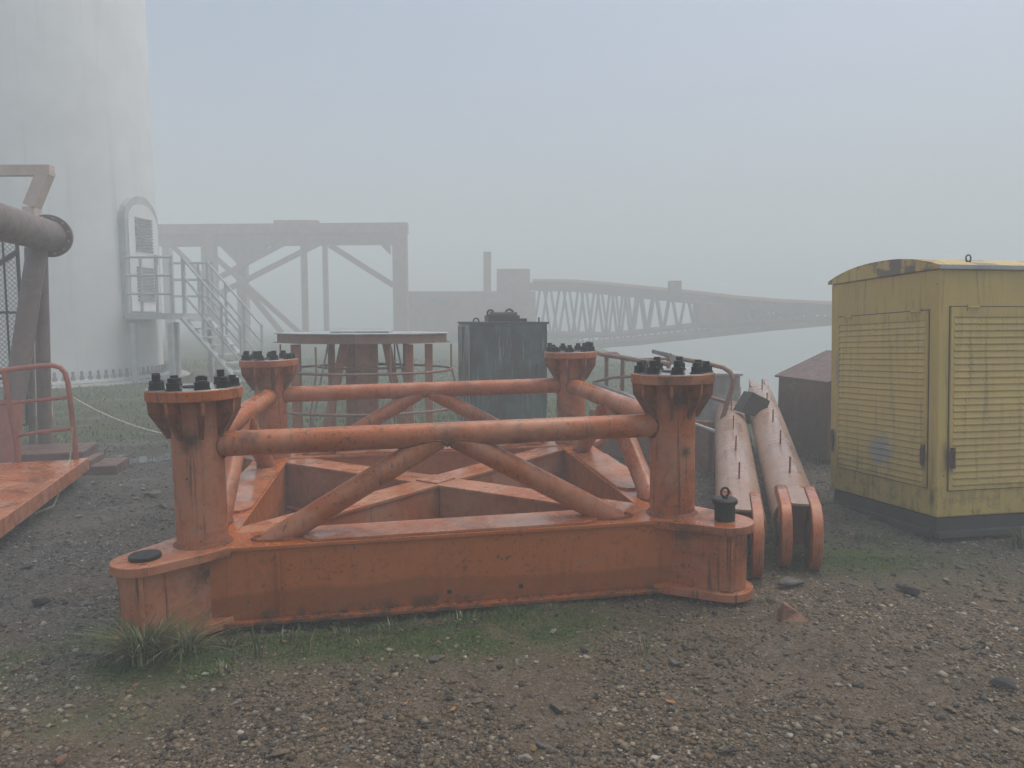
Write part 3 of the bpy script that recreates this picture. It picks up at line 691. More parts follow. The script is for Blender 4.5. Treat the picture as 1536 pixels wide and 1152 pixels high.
# columns
def colm(a, b, w_, d_, name, mat): m = MB(); m.bar(a, b, w_, d_); m.build(name, mat, ms, False, .006)
b0 = rl(67, 655, 9.0); b1 = rl(60, 360, 9.0)
m = MB(); m.cyl((b0.x, b0.y, 0), b1, .078, n=20); m.build('column', M_mast, ms)
b0 = rl(48, 655, 9.2); m = MB(); m.cyl((b0.x, b0.y, 0), rl(42, 372, 9.2), .04, n=12); m.build('column', M_mast, ms)
m = MB(); m.cyl(rl(6, 705, 8.3), rl(56, 372, 8.9), .108, n=24); m.build('raking_column', M_mast, ms)
m = MB(); m.cyl(rl(4, 700, 8.0), rl(12, 600, 8.1), .17, .14, n=20); m.build('column_foot', M_red, ms)
m = MB(); m.box(rl(78, 676, 8.5) + Vector((0, 0, -.08)), (.7, .8, .22)); m.build('base_box', M_bin, ms, False, .015)
# top pipe with flange
e0 = rl(74, 354, 9.05); e1 = rl(-40, 322, 6.9); ax = (e1 - e0).normalized()
m = MB(); m.cyl(e0, e1, .185, n=36); tp = m.build('top_pipe', M_mast, ms)
m = MB(); m.cyl(e0 - ax * .03, e0 + ax * .03, .25, n=40); fl = m.build('flange', M_mast, tp)
u = ax.orthogonal().normalized(); v = ax.cross(u)
for k in range(12):
    a = 2 * PI * k / 12; c = e0 + u * (.217 * math.cos(a)) + v * (.217 * math.sin(a))
    m = MB(); m.cyl(c - ax * .034, c + ax * .034, .015, n=8); m.build('bolt', M_galv, fl)
# mesh guard: frame bars and woven wire, behind the columns
g0 = rl(42, 648, 9.25); g1 = rl(-60, 668, 8.6); gt_z = rl(40, 362, 9.25).z; gb = .36
gx = (Vector((g1.x, g1.y, 0)) - Vector((g0.x, g0.y, 0))); glen = gx.length; gx.normalize()
def gp(s, z): return Vector((g0.x, g0.y, 0)) + gx * s + Vector((0, 0, z))
gd = None
m = MB(); m.cyl(gp(0, gb), gp(0, gt_z), .022, n=8); gd = m.build('guard_frame', M_dark, ms)
for s in (.16, .34, .62, .95): 
    if s < glen: m = MB(); m.cyl(gp(s, gb), gp(s, gt_z), .014, n=6); m.build('guard_bar', M_dark, gd)
for z in (gb, .95, 1.02, 1.75, gt_z): m = MB(); m.bar(gp(0, z), gp(glen, z), .022, .03); m.build('guard_bar', M_dark, gd, False)
m = MB(); m.bar(gp(.0, gt_z - .12), gp(.5, gt_z - .5), .05, .05); m.build('guard_brace', M_dark, gd, False)
m = MB(); H = gt_z - gb; stp = .062; k = -H
wires = MB()
while k < glen:
    for sgn in (1, -1):
        s0, z0, s1, z1 = (k, gb, k + H, gt_z) if sgn == 1 else (k + H, gb, k, gt_z)
        # clip to 0..glen
        def clip(sa, za, sb, zb):
            t0, t1 = 0., 1.
            for lim, sg in ((0, 1), (glen, -1)):
                fa, fb = sg * (sa - lim), sg * (sb - lim)
                if fa < 0 and fb < 0: return None
                if fa < 0: t0 = max(t0, fa / (fa - fb))
                if fb < 0: t1 = min(t1, fa / (fa - fb))
            if t1 <= t0: return None
            return (sa + (sb - sa) * t0, za + (zb - za) * t0, sa + (sb - sa) * t1, za + (zb - za) * t1)
        c = clip(s0, z0, s1, z1)
        if c: wires.cyl(gp(c[0], c[1]), gp(c[2], c[3]), 0.0048, n=3, caps=False)
    k += stp
wo = wires.build('wire_mesh', M_galv, gd); wo['kind'] = 'stuff'
# ropes
def rope(name, pts, r, mat, label):
    m = MB(); m.tube(pts, r, 6); return tag(m.build(name, mat), label, 'rope')
def sag(a, b, s, n=14):
    return [a.lerp(b, i / n) - Vector((0, 0, s * 4 * (i / n) * (1 - i / n))) for i in range(n + 1)]
rope('rope', sag(at(110, 596, 7.56), at(262, 654, 6.0), .05), .006, M_rope, 'thin pale rope strung from the deck railing to the base frame')
a = at(108, 640, 7.5); pts = [a, at(107, 665, 7.5), at(105, 690, 7.45), at(99, 702, 7.25), at(93, 712, 7.05)]
q = [at(90, 730, 6.9), at(86, 745, 6.75)]
z0 = lambda px, py: Vector((on(px, py).x, on(px, py).y, G(on(px, py).x, on(px, py).y) + .012))
rope('rope', pts + q + [z0(80, 760), z0(62, 768), z0(42, 776), z0(30, 777)], .009, M_rope_g, 'frayed greenish rope tied over the deck edge and trailing on the gravel')
pc = on(135, 712)
m = MB(); m.box((0, 0, .05), (.42, .5, .10)); m.box((-.1, 0, .13), (.10, .5, .06)); o = m.build('steel_channel', M_bin, None, False, .006); o.matrix_world = pose((pc.x, pc.y + .25, -.01), R(12)); tag(o, 'short red steel channel lying on the ground at the corner of the railed deck', 'steel offcut')

# ------------------------------------------------------------------ faint arm far left
JD = 12.7
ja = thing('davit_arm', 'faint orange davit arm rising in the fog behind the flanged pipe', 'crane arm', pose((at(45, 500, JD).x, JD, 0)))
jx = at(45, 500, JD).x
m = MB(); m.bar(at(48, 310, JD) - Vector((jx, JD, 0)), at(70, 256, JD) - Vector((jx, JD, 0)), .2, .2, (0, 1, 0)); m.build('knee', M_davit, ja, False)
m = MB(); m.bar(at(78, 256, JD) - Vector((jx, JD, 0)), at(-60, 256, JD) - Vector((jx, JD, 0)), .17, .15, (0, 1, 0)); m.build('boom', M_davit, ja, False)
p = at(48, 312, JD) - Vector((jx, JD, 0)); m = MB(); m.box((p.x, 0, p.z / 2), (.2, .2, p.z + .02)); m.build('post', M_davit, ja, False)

# ------------------------------------------------------------------ turbine tower
TWH = 12.0
tw = thing('turbine_tower', 'huge pale cylindrical tower fading upward into the fog', 'tower', pose(TOWER) @ Matrix.Scale(TK, 4))
m = MB(); m.lathe([(TOWER_R, 0), (TOWER_R - .05, TWH * .5), (TOWER_R - .10, TWH), (TOWER_R - .3, TWH)], n=96); m.build('shell', M_tower, tw)
m = MB(); m.lathe([(TOWER_R + .02, .0), (TOWER_R + .16, .0), (TOWER_R + .16, .06), (TOWER_R + .02, .06)], n=96); m.build('base_flange', M_tower, tw)
bm_ = MB(); bm_.prism(hexa(.045), 0, .07); bm_.cyl((0, 0, .06), (0, 0, .17), .025, n=8); tb_me = bm_.mesh('anchor_bolt', M_slat)
for k in range(110):
    a = 2 * PI * k / 110; put('anchor_bolt', tb_me, tw, 0, Matrix.Translation(((TOWER_R + .09) * math.cos(a), (TOWER_R + .09) * math.sin(a), .06)))
m = MB(); m.lathe([(0, -.6), (TOWER_R + .55, -.6), (TOWER_R + .55, -.02), (TOWER_R + .5, .0), (.001, .0)], (0, 0, 0), 72); o = m.build('foundation_slab', M_conc); o.matrix_world = pose(TOWER - Vector((0, 0, .012))) @ Matrix.Scale(TK, 4); o['kind'] = 'structure'
# door: angle from the tower towards the camera, turned to the right
to_cam = math.atan2(-TOWER.y, -TOWER.x); da = to_cam + R(52)
DM = Matrix.Rotation(da, 4, 'Z')
def dp(y, z, out=0): return DM @ Vector((TOWER_R + out, y, z))
zf = 1.38
dpoly = [(-.52, zf - .0), (.52, zf), (.52, zf + 1.75)] + [(.52 * math.cos(t), zf + 1.75 + .45 * math.sin(t)) for t in [PI * i / 12 for i in range(1, 12)]] + [(-.52, zf + 1.75)]
def outline(s, d0, d1, zc=zf + 1.0):
    m = MB(); n = len(dpoly)
    vs = [DM @ Vector((TOWER_R + d, y * s, zc + (z - zc) * s)) for d in (d0, d1) for y, z in dpoly]
    m.add(vs, [tuple(range(n - 1, -1, -1)), tuple(range(n, 2 * n))] + [(i, (i + 1) % n, n + (i + 1) % n, n + i) for i in range(n)]); return m
outline(1.14, -.2, .06).build('door_surround', M_stair, tw, False)
dd = outline(1.0, -.2, .085).build('door', M_tower, tw, False)
for z0_, z1_ in ((zf + .22, zf + .95), (zf + 1.25, zf + 1.95)):
    N = 11
    for i in range(N):
        z = z0_ + (z1_ - z0_) * i / N; m = MB(); m.add([dp(-.3, z, .087), dp(.3, z, .087), dp(.3, z + .035, .087), dp(-.3, z + .035, .087), dp(-.3, z - .01, .11), dp(.3, z - .01, .11), dp(.3, z + .02, .11), dp(-.3, z + .02, .11)],
            [(0, 3, 2, 1), (4, 5, 6, 7), (0, 1, 5, 4), (1, 2, 6, 5), (2, 3, 7, 6), (3, 0, 4, 7)]); m.build('louvre_slat', M_slat, dd, False)
m = MB(); m.add([dp(.34, zf + 1.0, .09), dp(.42, zf + 1.0, .09), dp(.42, zf + 1.2, .09), dp(.34, zf + 1.2, .09), dp(.34, zf + 1.0, .13), dp(.42, zf + 1.0, .13), dp(.42, zf + 1.2, .13), dp(.34, zf + 1.2, .13)], [(0, 3, 2, 1), (4, 5, 6, 7), (0, 1, 5, 4), (1, 2, 6, 5), (2, 3, 7, 6), (3, 0, 4, 7)]); m.build('handle', M_slat, dd, False)
# entrance platform and stairs (world axes: radial out = r, sideways = s)
er = Vector((math.cos(da), math.sin(da), 0)); es = Vector((-math.sin(da), math.cos(da), 0))
base = TOWER + er * (TOWER_R + .02) * TK
st = thing('entrance_stairs', 'grey steel entrance landing with handrails and stairs at the tower door', 'stairs', Matrix(((er.x, es.x, 0, base.x), (er.y, es.y, 0, base.y), (0, 0, 1, TOWER.z), (0, 0, 0, 1))) @ Matrix.Scale(TK, 4))
PL = 1.0; zp = zf - .04
m = MB(); m.box((PL / 2 + .12, 0, zp - .06), (PL, 1.7, .12)); m.build('landing', M_stair, st, False, .004)
for xx in (.25, PL + .02):
    for yy in (-.8, .8):
        m = MB(); m.box((xx, yy, (zp - .12) / 2 - .08), (.09, .09, zp - .1)); m.build('leg', M_stair, st, False)
def railing(a, b, posts):
    a = Vector(a); b = Vector(b)
    for h in (.38, .74, 1.1): m = MB(); m.cyl(a + Vector((0, 0, h)), b + Vector((0, 0, h)), .026, n=8); m.build('rail', M_stair, st)
    for i in range(posts + 1):
        p = a.lerp(b, i / posts); m = MB(); m.cyl(p, p + Vector((0, 0, 1.12)), .03, n=8); m.build('rail_post', M_stair, st)
railing((.14, -.82, zp), (PL + .1, -.82, zp), 3); railing((.14, .82, zp), (PL + .1, .82, zp), 3)
x0 = PL + .12; run = 1.2; zb_ = -.12
for yy in (-.5, .5):
    m = MB(); m.bar((x0, yy, zp - .1), (x0 + run, yy, zb_), .05, .2, up=(0, 1, 0)); m.build('stringer', M_stair, st, False)
    railing((x0 + .03, yy, zp), (x0 + run, yy, zb_ + .1), 3)
for i in range(8):
    t = (i + .5) / 8; m = MB(); m.box((x0 + run * t, 0, zp - .05 + (zb_ + .05 - zp) * t), (.24, .94, .035)); m.build('tread', M_stair, st, False)

# ------------------------------------------------------------------ gantry in the fog
GD = 47.0
gy = thing('gantry_frame', 'rusty portal gantry with diagonal braces standing in the fog behind the tower stairs', 'gantry', pose((at(420, 475, GD).x, GD, 0)))
gxo = at(420, 475, GD).x
def gpt(px, py, dY=0): p = at(px, py, GD + dY); return Vector((p.x - gxo, dY, p.z))
gr0 = G(gxo, GD) - .3
def gbar(a, b, w_, name, dep=None): m = MB(); m.bar(a, b, w_, dep or w_, (0, 1, 0)); return m.build(name, M_far, gy, False)
gbar(gpt(232, 345), gpt(612, 342), .62, 'top_beam'); gbar(gpt(240, 361, .3), gpt(600, 358, .3), .72, 'lower_beam')
gbar(gpt(412, 336, -.2), gpt(478, 336, -.2), .42, 'trolley'); gbar(gpt(380, 341, -.2), gpt(520, 341, -.2), .3, 'trolley_rail')
def gcol(px, w_, dY=0, pt=348): p = gpt(px, pt, dY); gbar(Vector((p.x, dY, gr0)), p, w_, 'column')
gcol(600, .85); gcol(313, .75); gcol(362, .6, 1.5); gcol(455, .34); gcol(487, .3, 2); gcol(250, .5, 3)
for a, b, w_ in (((322, 420), (425, 365), .3), ((330, 440), (478, 365), .3), ((495, 368), (590, 428), .34), ((316, 380), (472, 519), .28), ((362, 425), (440, 520), .3), ((255, 365), (330, 440), .25)):
    gbar(gpt(*a), gpt(*b), w_, 'brace')
m = MB(); c = gpt(360, 370); m.add([(c.x - 1.4, .0, c.z + .2), (c.x + 1.9, .0, c.z + .2), (c.x, 0, c.z - 1.3), (c.x - 1.4, .4, c.z + .2), (c.x + 1.9, .4, c.z + .2), (c.x, .4, c.z - 1.3)], [(0, 2, 1), (3, 4, 5), (0, 1, 4, 3), (1, 2, 5, 4), (2, 0, 3, 5)]); m.build('gusset', M_far, gy, False)
for px, sg in ((585, -1),):
    m = MB(); c = gpt(px, 360); m.add([(c.x, -.1, c.z), (c.x - .9, -.1, c.z), (c.x, -.1, c.z - .9), (c.x, .3, c.z), (c.x - .9, .3, c.z), (c.x, .3, c.z - .9)], [(0, 2, 1), (3, 4, 5), (0, 1, 4, 3), (1, 2, 5, 4), (2, 0, 3, 5)]); m.build('gusset', M_far, gy, False)

# ------------------------------------------------------------------ crawler crane with lowered lattice boom
KD = 50.0; kx = at(700, 475, KD).x
kr = thing('lattice_boom_crane', 'reddish crane body with long lattice boom lowered to the right, faint in fog', 'crane', pose((kx, KD, 0)))
def kp(px, py, Yd=KD): p = at(px, py, Yd); return Vector((p.x - kx, Yd - KD, p.z))
m = MB(); a = kp(612, 437); b = kp(803, 500); m.box(((a.x + b.x) / 2, 1.2, (a.z + b.z) / 2), (b.x - a.x, 3.2, a.z - b.z)); m.build('house', M_far, kr, False, .05)
m = MB(); m.box(((a.x + b.x) / 2, 1.0, .35), (b.x - a.x + .6, 1.2, 1.2)); m.build('track', M_dark, kr, False, .2)
m = MB(); m.box(((a.x + b.x) / 2, 3.4, .35), (b.x - a.x + .6, 1.2, 1.2)); m.build('track', M_dark, kr, False, .2)
m = MB(); a = kp(770, 410); m.box((a.x, 1, a.z - .5), (2.2, 2.4, 1.6)); m.build('winch', M_far, kr, False, .05)
a = kp(731, 378); b = kp(731, 440); m = MB(); m.bar(b, a, .5, .5); m.build('mast', M_far, kr, False)
# boom stations: top px, bottom px, depth
stn = [(800, 424, 500, 50), (860, 425, 502, 49), (910, 429, 503, 48), (950, 433, 500, 47), (1000, 438, 494, 46), (1050, 443, 489, 45), (1110, 450, 484, 44), (1170, 455, 481, 43), (1230, 458, 479, 42), (1300, 461, 477, 41)]
bo = MB()
tops = [kp(x, t, d) for x, t, b_, d in stn]; bots = [kp(x, b_, d) for x, t, b_, d in stn]; bk = Vector((.6, 2.6, 0))
m = MB(); m.tube(tops, .26, 6); boom = m.build('boom', M_lat, kr)
for chain, r_ in ((bots, .16), ([p + bk for p in tops], .22), ([p + bk for p in bots], .16)): m = MB(); m.tube(chain, r_, 6); m.build('chord', M_lat, boom)
# walkway / deck strip along the top
for i in range(len(tops) - 1):
    m = MB(); m.bar(tops[i] + Vector((0, .6, -.25)), tops[i + 1] + Vector((0, .6, -.25)), .5, 1.4, (0, 1, 0)); m.build('deck_panel', M_lat, boom, False)
lr = random.Random(5); N = 34
def along(ch, t):
    f = t * (len(ch) - 1); i = min(int(f), len(ch) - 2); return ch[i].lerp(ch[i + 1], f - i)
for i in range(N):
    t0 = i / N * .92; t1 = (i + .8) / N * .92
    for off in (Vector((0, 0, 0)), bk):
        a_, b_ = (along(tops, t0), along(bots, t1)) if i % 2 else (along(bots, t0), along(tops, t1))
        m = MB(); m.cyl(a_ + off, b_ + off, .085, n=6); m.build('lacing_bar', M_lat, boom)
m = MB(); a = kp(1050, 455, 44); b = kp(1150, 485, 44); m.box(((a.x + b.x) / 2, a.y + 1, (a.z + b.z) / 2), (b.x - a.x, 1.6, a.z - b.z)); m.build('splice_box', M_lat, boom, False, .05)
m = MB(); a = kp(1012, 430, 45.5); m.box((a.x, a.y, a.z), (.7, .7, .7)); m.build('sheave_box', M_lat, boom, False, .03)
# jib folded back beneath the boom, hung from it
lst = [(790, 521, 50), (880, 519, 48.5), (960, 512, 46.8), (1060, 501, 44.8), (1160, 490, 43.2), (1250, 482, 41.8), (1330, 478, 40.6)]
jb = [kp(*q) for q in lst]
m = MB(); m.tube(jb, .24, 6); jib = m.build('folded_jib', M_lat, kr)
m = MB(); m.tube([p + Vector((0, 1.0, .1)) for p in jb], .2, 6); m.build('chord', M_lat, jib)
m = MB(); m.tube([p + Vector((0, .5, .62)) for p in jb], .14, 6); m.build('chord', M_lat, jib)
for i in range(30):
    p = along(jb, i / 30); q = along(jb, (i + .5) / 30) + Vector((0, .5, .62)); q2 = along(jb, (i + 1) / 30)
    m = MB(); m.cyl(p, q, .07, n=5); m.build('lacing_bar', M_lat, jib); m = MB(); m.cyl(q, q2, .07, n=5); m.build('lacing_bar', M_lat, jib)
for t in (.04, .3, .5, .75):
    m = MB(); m.cyl(along(jb, t) + Vector((0, .5, .5)), along(bots, t), .06, n=5); m.build('hanger', M_lat, jib)

# ------------------------------------------------------------------ puddle
pp = on(225, 690)
def water_mat():
    t = NT('puddle_water'); return t.fin((.03, .035, .035), .06, t.bump(t.noise(t.pos, 9, 2), .08, .01))
m = MB(); pts = [(1.15 * (1 + .25 * math.sin(3 * a + 1)) * math.cos(a), .55 * (1 + .3 * math.sin(2 * a)) * math.sin(a)) for a in [2 * PI * i / 40 for i in range(40)]]
m.prism([(a_ * .62, b_ * .6) for a_, b_ in pts], -.004, 0); o = m.build('puddle', water_mat()); o.location = (pp.x, pp.y + .2, G(pp.x, pp.y + .2) + .004); o['kind'] = 'structure'

# ------------------------------------------------------------------ stones
def rock_mesh(seed, mat, flat=.5):
    r = random.Random(seed); bm = bmesh.new()
    for i in range(13):
        v = Vector((r.gauss(0, 1), r.gauss(0, 1), r.gauss(0, 1))).normalized() * r.uniform(.8, 1)
        bm.verts.new((v.x, v.y * r.uniform(.7, 1), v.z * flat))
    bmesh.ops.convex_hull(bm, input=bm.verts); bm.verts.ensure_lookup_table()
    for v in [v for v in bm.verts if not v.link_faces]: bm.verts.remove(v)
    bmesh.ops.bevel(bm, geom=bm.edges[:], offset=.05, segments=1, affect='EDGES', clamp_overlap=True)
    me = bpy.data.meshes.new('stone'); bm.to_mesh(me); bm.free(); me.materials.append(mat); return me
def stone_mat(name, c, v=.35):
    t = NT(name); n = t.noise(t.obj, 2.5, 6, .7); oi = t.n('ShaderNodeObjectInfo')
    col = t.mix(t.ramp(n, .3, .7), tuple(x * (1 - v) for x in c), tuple(x * (1 + v) for x in c))
    col = t.mix(t.math('MULTIPLY', oi.outputs['Random'], .4), col, tuple(x * .45 for x in c))
    return t.fin(col, .75, t.bump(t.noise(t.obj, 7, 5, .7), .5, .1))
SM = {'brown': stone_mat('brown_stone', (.18, .138, .092)), 'grey': stone_mat('grey_stone', (.135, .13, .118)), 'pale': stone_mat('pale_stone', (.33, .30, .24)), 'dark': stone_mat('dark_slate', (.035, .036, .040)), 'red': stone_mat('red_stone', (.27, .135, .09)), 'ochre': stone_mat('ochre_stone', (.30, .20, .09))}
RM = {k: [rock_mesh(i * 7 + j * 31, mt, fl) for i, fl in enumerate((.32, .45, .6, .5))] for j, (k, mt) in enumerate(SM.items())}
sr = random.Random(11)
LAB = {'brown': 'small brown angular stone lying loose on the gravel', 'grey': 'small grey angular stone lying loose on the gravel', 'pale': 'small pale stone chip lying loose on the gravel', 'dark': 'small dark slate piece lying loose on the gravel', 'red': 'small reddish stone lying loose on the gravel', 'ochre': 'small ochre stone chip lying loose on the gravel'}
def stone(px, py, wpx, kind, label=None, asp=None, flat=None):
    p = on(px, py, 0); s = wpx / F * p.y / 2; z = G(p.x, p.y); me = sr.choice(RM[kind])
    o = put('stone', me); hz = flat or sr.uniform(.7, 1.0)
    o.matrix_world = Matrix.Translation((p.x, p.y, z + s * .26)) @ Matrix.Rotation(sr.random() * 6.3, 4, 'Z') @ Matrix.Rotation(sr.uniform(-.25, .25), 4, 'X') @ Matrix.Diagonal((s, s * (asp or sr.uniform(.6, .9)), s * hz, 1))
    tag(o, label or LAB[kind], 'stone', None if label else f'loose {kind} stones on the gravel'); return o
# wedge shaped reddish rock
p = on(1186, 936); m = MB(); m.add([(-.075, -.03, 0), (.085, -.05, 0), (.07, .06, 0), (-.06, .06, 0), (-.062, -.02, .115), (-.03, .035, .105), (.035, -.01, .055), (.04, .03, .05)], [(0, 3, 2, 1), (0, 1, 6, 4), (1, 2, 7, 6), (2, 3, 5, 7), (3, 0, 4, 5), (4, 6, 7, 5)])
o = m.build('stone', SM['red'], None, False, .006); o.matrix_world = pose((p.x, p.y, G(p.x, p.y) - .01), .15); tag(o, 'wedge shaped reddish brown rock standing on the gravel beside the right lug', 'stone')
for a in ((1300, 926, 12, 'ochre'), (1120, 1103, 20, 'pale'), (1260, 1105, 20, 'pale'), (1333, 1003, 18, 'dark'), (1355, 1011, 20, 'pale'), (1275, 1031, 18, 'pale'), (1293, 1029, 20, 'dark'), (1290, 1048, 12, 'ochre'), (1245, 1030, 16, 'brown'), (1440, 1118, 16, 'grey'), (1425, 1064, 26, 'brown'), (1470, 1040, 14, 'grey'),
          (1225, 877, 12, 'pale'), (830, 956, 18, 'pale'), (805, 1002, 16, 'pale'), (775, 998, 18, 'pale'), (790, 990, 12, 'pale'), (650, 998, 24, 'grey'), (662, 995, 18, 'brown'), (875, 985, 20, 'dark'), (1012, 1000, 34, 'grey'), (975, 1004, 20, 'grey'), (835, 1070, 42, 'brown'), (690, 1054, 12, 'pale'), (716, 1058, 24, 'brown'), (700, 1046, 10, 'pale'),
          (790, 1142, 34, 'pale'), (812, 1120, 30, 'grey'), (655, 1148, 26, 'brown'), (353, 1058, 16, 'pale'), (212, 1069, 10, 'ochre'), (1060, 1018, 14, 'brown'), (1050, 1030, 16, 'brown'), (930, 1128, 16, 'pale'), (1040, 1105, 14, 'pale'), (1015, 1050, 12, 'pale'), (480, 1110, 26, 'brown'), (520, 1128, 24, 'grey'), (400, 1085, 18, 'brown'), (420, 1140, 40, 'brown'),
          (215, 735, 14, 'pale'), (228, 742, 32, 'grey'), (162, 740, 12, 'grey'), (205, 748, 18, 'brown'), (118, 775, 22, 'brown'), (245, 760, 26, 'grey'), (180, 730, 10, 'pale'), (60, 905, 46, 'dark'), (40, 850, 30, 'dark'), (130, 905, 18, 'grey'), (150, 895, 12, 'pale'), (105, 885, 10, 'pale'), (25, 1000, 20, 'brown'), (90, 1140, 34, 'red'), (30, 1120, 18, 'brown'), (1480, 1130, 24, 'grey'),
          (690, 920, 12, 'grey'), (940, 912, 18, 'grey'), (1320, 885, 18, 'grey'), (1280, 880, 20, 'grey'), (1420, 870, 20, 'pale'), (1470, 870, 16, 'grey'), (1440, 850, 24, 'grey'), (1500, 900, 22, 'brown'), (1150, 1085, 18, 'brown'), (1180, 985, 18, 'grey'), (1105, 1000, 16, 'brown')):
    stone(*a)
stone(1505, 1032, 60, 'dark', 'flat dark slate slab lying on gravel below the generator', .6, .5)
stone(1362, 892, 54, 'dark', 'low dark stone slab on the gravel between rock and generator skid', .5, .8)
stone(1185, 880, 66, 'grey', 'long flat grey stone slab at the foot of the strut pipe clevis', .5, .5)
stone(1095, 1133, 44, 'dark', 'flat dark slate piece sunk in the near gravel', .5, .3)
kinds = ['brown'] * 5 + ['grey'] * 5 + ['pale'] * 4 + ['dark'] * 2 + ['red', 'ochre']
cnt = 0
while cnt < 170:
    px = sr.uniform(0, 1536); py = 700 + 450 * sr.random() ** .8
    if py < 890 and 180 < px < 1130: continue
    if py < 800 and px > 1040: continue
    if py < 960 and 180 < px < 760: continue
    if py < 800 and px < 120: continue
    w_ = sr.uniform(8, 15) * (1.25 if sr.random() < .15 else 1) * (.65 + .5 * (py - 700) / 450)
    k = sr.choice(kinds)
    if px < 250 and py < 950 and k in ('brown', 'red', 'ochre'): k = 'grey'
    stone(px, py, w_, k); cnt += 1
# fine gravel: one mass
def gravel():
    N = 210000; rs = np.random.RandomState(4)
    # world-space density, thinner with distance
    y = 2.3 + 8.5 * rs.rand(N) ** 1.9; x = (rs.rand(N) - .5) * 2 * (.78 * y + .5)
    keep = rs.rand(N) < (1 - .85 * moss(x, y)); 
    clus = vnoise(x, y, 2.2, JD) * .6 + vnoise(x, y, 7, 22) * .4; keep &= rs.rand(N) < np.clip((clus - .2) * 1.9, .12, 1)
    x, y = x[keep], y[keep]; n = len(x)
    s = .0038 + .011 * rs.rand(n) ** 2.6 + .020 * rs.rand(n) ** 14 + .0012 * (y - 3).clip(0, 6)
    base = np.array([(1, 0, -.1), (-.9, .3, 0), (.1, 1, .1), (-.2, -1, -.1), (.25, .2, .62), (0, -.1, -.6)])
    B = base[None] * (1 + .45 * (rs.rand(n, 6, 1) - .5)) * np.stack([np.ones(n), .6 + .4 * rs.rand(n), .45 + .5 * rs.rand(n)], -1)[:, None, :]
    a = rs.rand(n) * 6.28; ca, sa = np.cos(a)[:, None], np.sin(a)[:, None]
    Xr = B[..., 0] * ca - B[..., 1] * sa; Yr = B[..., 0] * sa + B[..., 1] * ca; Zr = B[..., 2] + .3 * (rs.rand(n, 1) - .5) * B[..., 0]
    Vv_ = np.stack([Xr * s[:, None] + x[:, None], Yr * s[:, None] + y[:, None], Zr * s[:, None] + (gz(x, y) + s * (-.1 + .3 * rs.rand(n)))[:, None]], -1).reshape(-1, 3)
    tri = np.array([(0, 2, 4), (2, 1, 4), (1, 3, 4), (3, 0, 4), (2, 0, 5), (1, 2, 5), (3, 1, 5), (0, 3, 5)])
    Fq = (np.arange(n)[:, None, None] * 6 + tri[None]).reshape(-1, 3)
    pal = np.array([(.125, .092, .054), (.175, .135, .085), (.09, .080, .060), (.055, .042, .026), (.27, .23, .165), (.145, .095, .048), (.032, .029, .024), (.38, .35, .28)])
    pr = np.array([.22, .20, .17, .16, .09, .06, .09, .012]); ci = rs.choice(8, n, p=pr / pr.sum())
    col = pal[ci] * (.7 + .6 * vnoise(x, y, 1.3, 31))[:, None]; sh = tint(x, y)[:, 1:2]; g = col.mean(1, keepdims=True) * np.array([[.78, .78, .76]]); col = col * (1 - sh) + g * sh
    att = np.concatenate([np.repeat(col, 6, 0), np.ones((n * 6, 1))], 1)
    t = NT('gravel_chips'); an = t.n('ShaderNodeAttribute'); an.attribute_name = 'tint'; t.fin(an.outputs['Color'], .75, spec=.35)
    o = put('gravel', np_mesh('gravel', Vv_, Fq, t.m, att, False)); o['kind'] = 'stuff'; o['label'] = 'fine mixed brown and grey gravel chips scattered over the ground'; o['category'] = 'gravel'
gravel()
# ------------------------------------------------------------------ grass, moss, weeds, leaves
def leaf_mat(name, a, b, c=None):
    t = NT(name); n = t.noise(t.pos, 30, 3); an = t.n('ShaderNodeAttribute'); an.attribute_name = 'tint'
    col = t.mix(t.sep(an.outputs['Color'])[0], a, b)
    if c: col = t.mix(t.ramp(t.sep(an.outputs['Color'])[1], .8, .95), col, c)
    return t.fin(col, .55)
M_grass = leaf_mat('grass_blades', (.04, .062, .016), (.14, .175, .06), (.34, .31, .16)); M_moss = leaf_mat('moss_green', (.022, .045, .008), (.085, .14, .025), (.12, .11, .06))
def blades(cx_, cy__, n, spread, h, w_, lean, seed, out=None, zoff=0):
    rs = np.random.RandomState(seed); V_ = []; F_ = []; A_ = []
    for i in range(n):
        a = rs.rand() * 6.28; r = spread * math.sqrt(rs.rand()); x = cx_ + r * math.cos(a); y = cy__ + r * math.sin(a); z = G(x, y) - .005 + zoff
        d = a + rs.uniform(-.7, .7); hh = h * rs.uniform(.45, 1.1); ln = lean * rs.uniform(.3, 1.2) * hh; ww = w_ * rs.uniform(.6, 1.2)
        dx, dy = math.cos(d), math.sin(d); sx, sy = -dy, dx; o = len(V_); t_ = rs.rand(); dry = rs.rand()
        for k in range(5):
            u = k / 4; px_ = x + dx * ln * u * u; py_ = y + dy * ln * u * u; pz = z + hh * (u - .45 * lean * u * u * .8); q = ww * (1 - u) ** .7 / 2 + .0003
            V_ += [(px_ - sx * q, py_ - sy * q, pz), (px_ + sx * q, py_ + sy * q, pz)]; A_ += [(t_ * (.5 + .5 * u), dry, 0, 1)] * 2
        for k in range(4): F_.append((o + 2 * k, o + 2 * k + 1, o + 2 * k + 3, o + 2 * k + 2))
    return np.array(V_), np.array(F_), np.array(A_)
def tuft(px, py, n, spread, h, w_, lean, seed, label, cat='grass', name='grass_tuft', mat=None, grp=None):
    p = on(px, py); V_, F_, A_ = blades(p.x, p.y, n, spread, h, w_, lean, seed); V_ = V_ - np.array([p.x, p.y, 0])
    o = put(name, np_mesh(name, V_, F_, mat or M_grass, A_)); o.location = (p.x, p.y, 0); return tag(o, label, cat, grp)
tuft(215, 984, 420, .10, .31, .008, 1.0, 1, 'thick arching grass tuft growing under the left lug of the base frame')
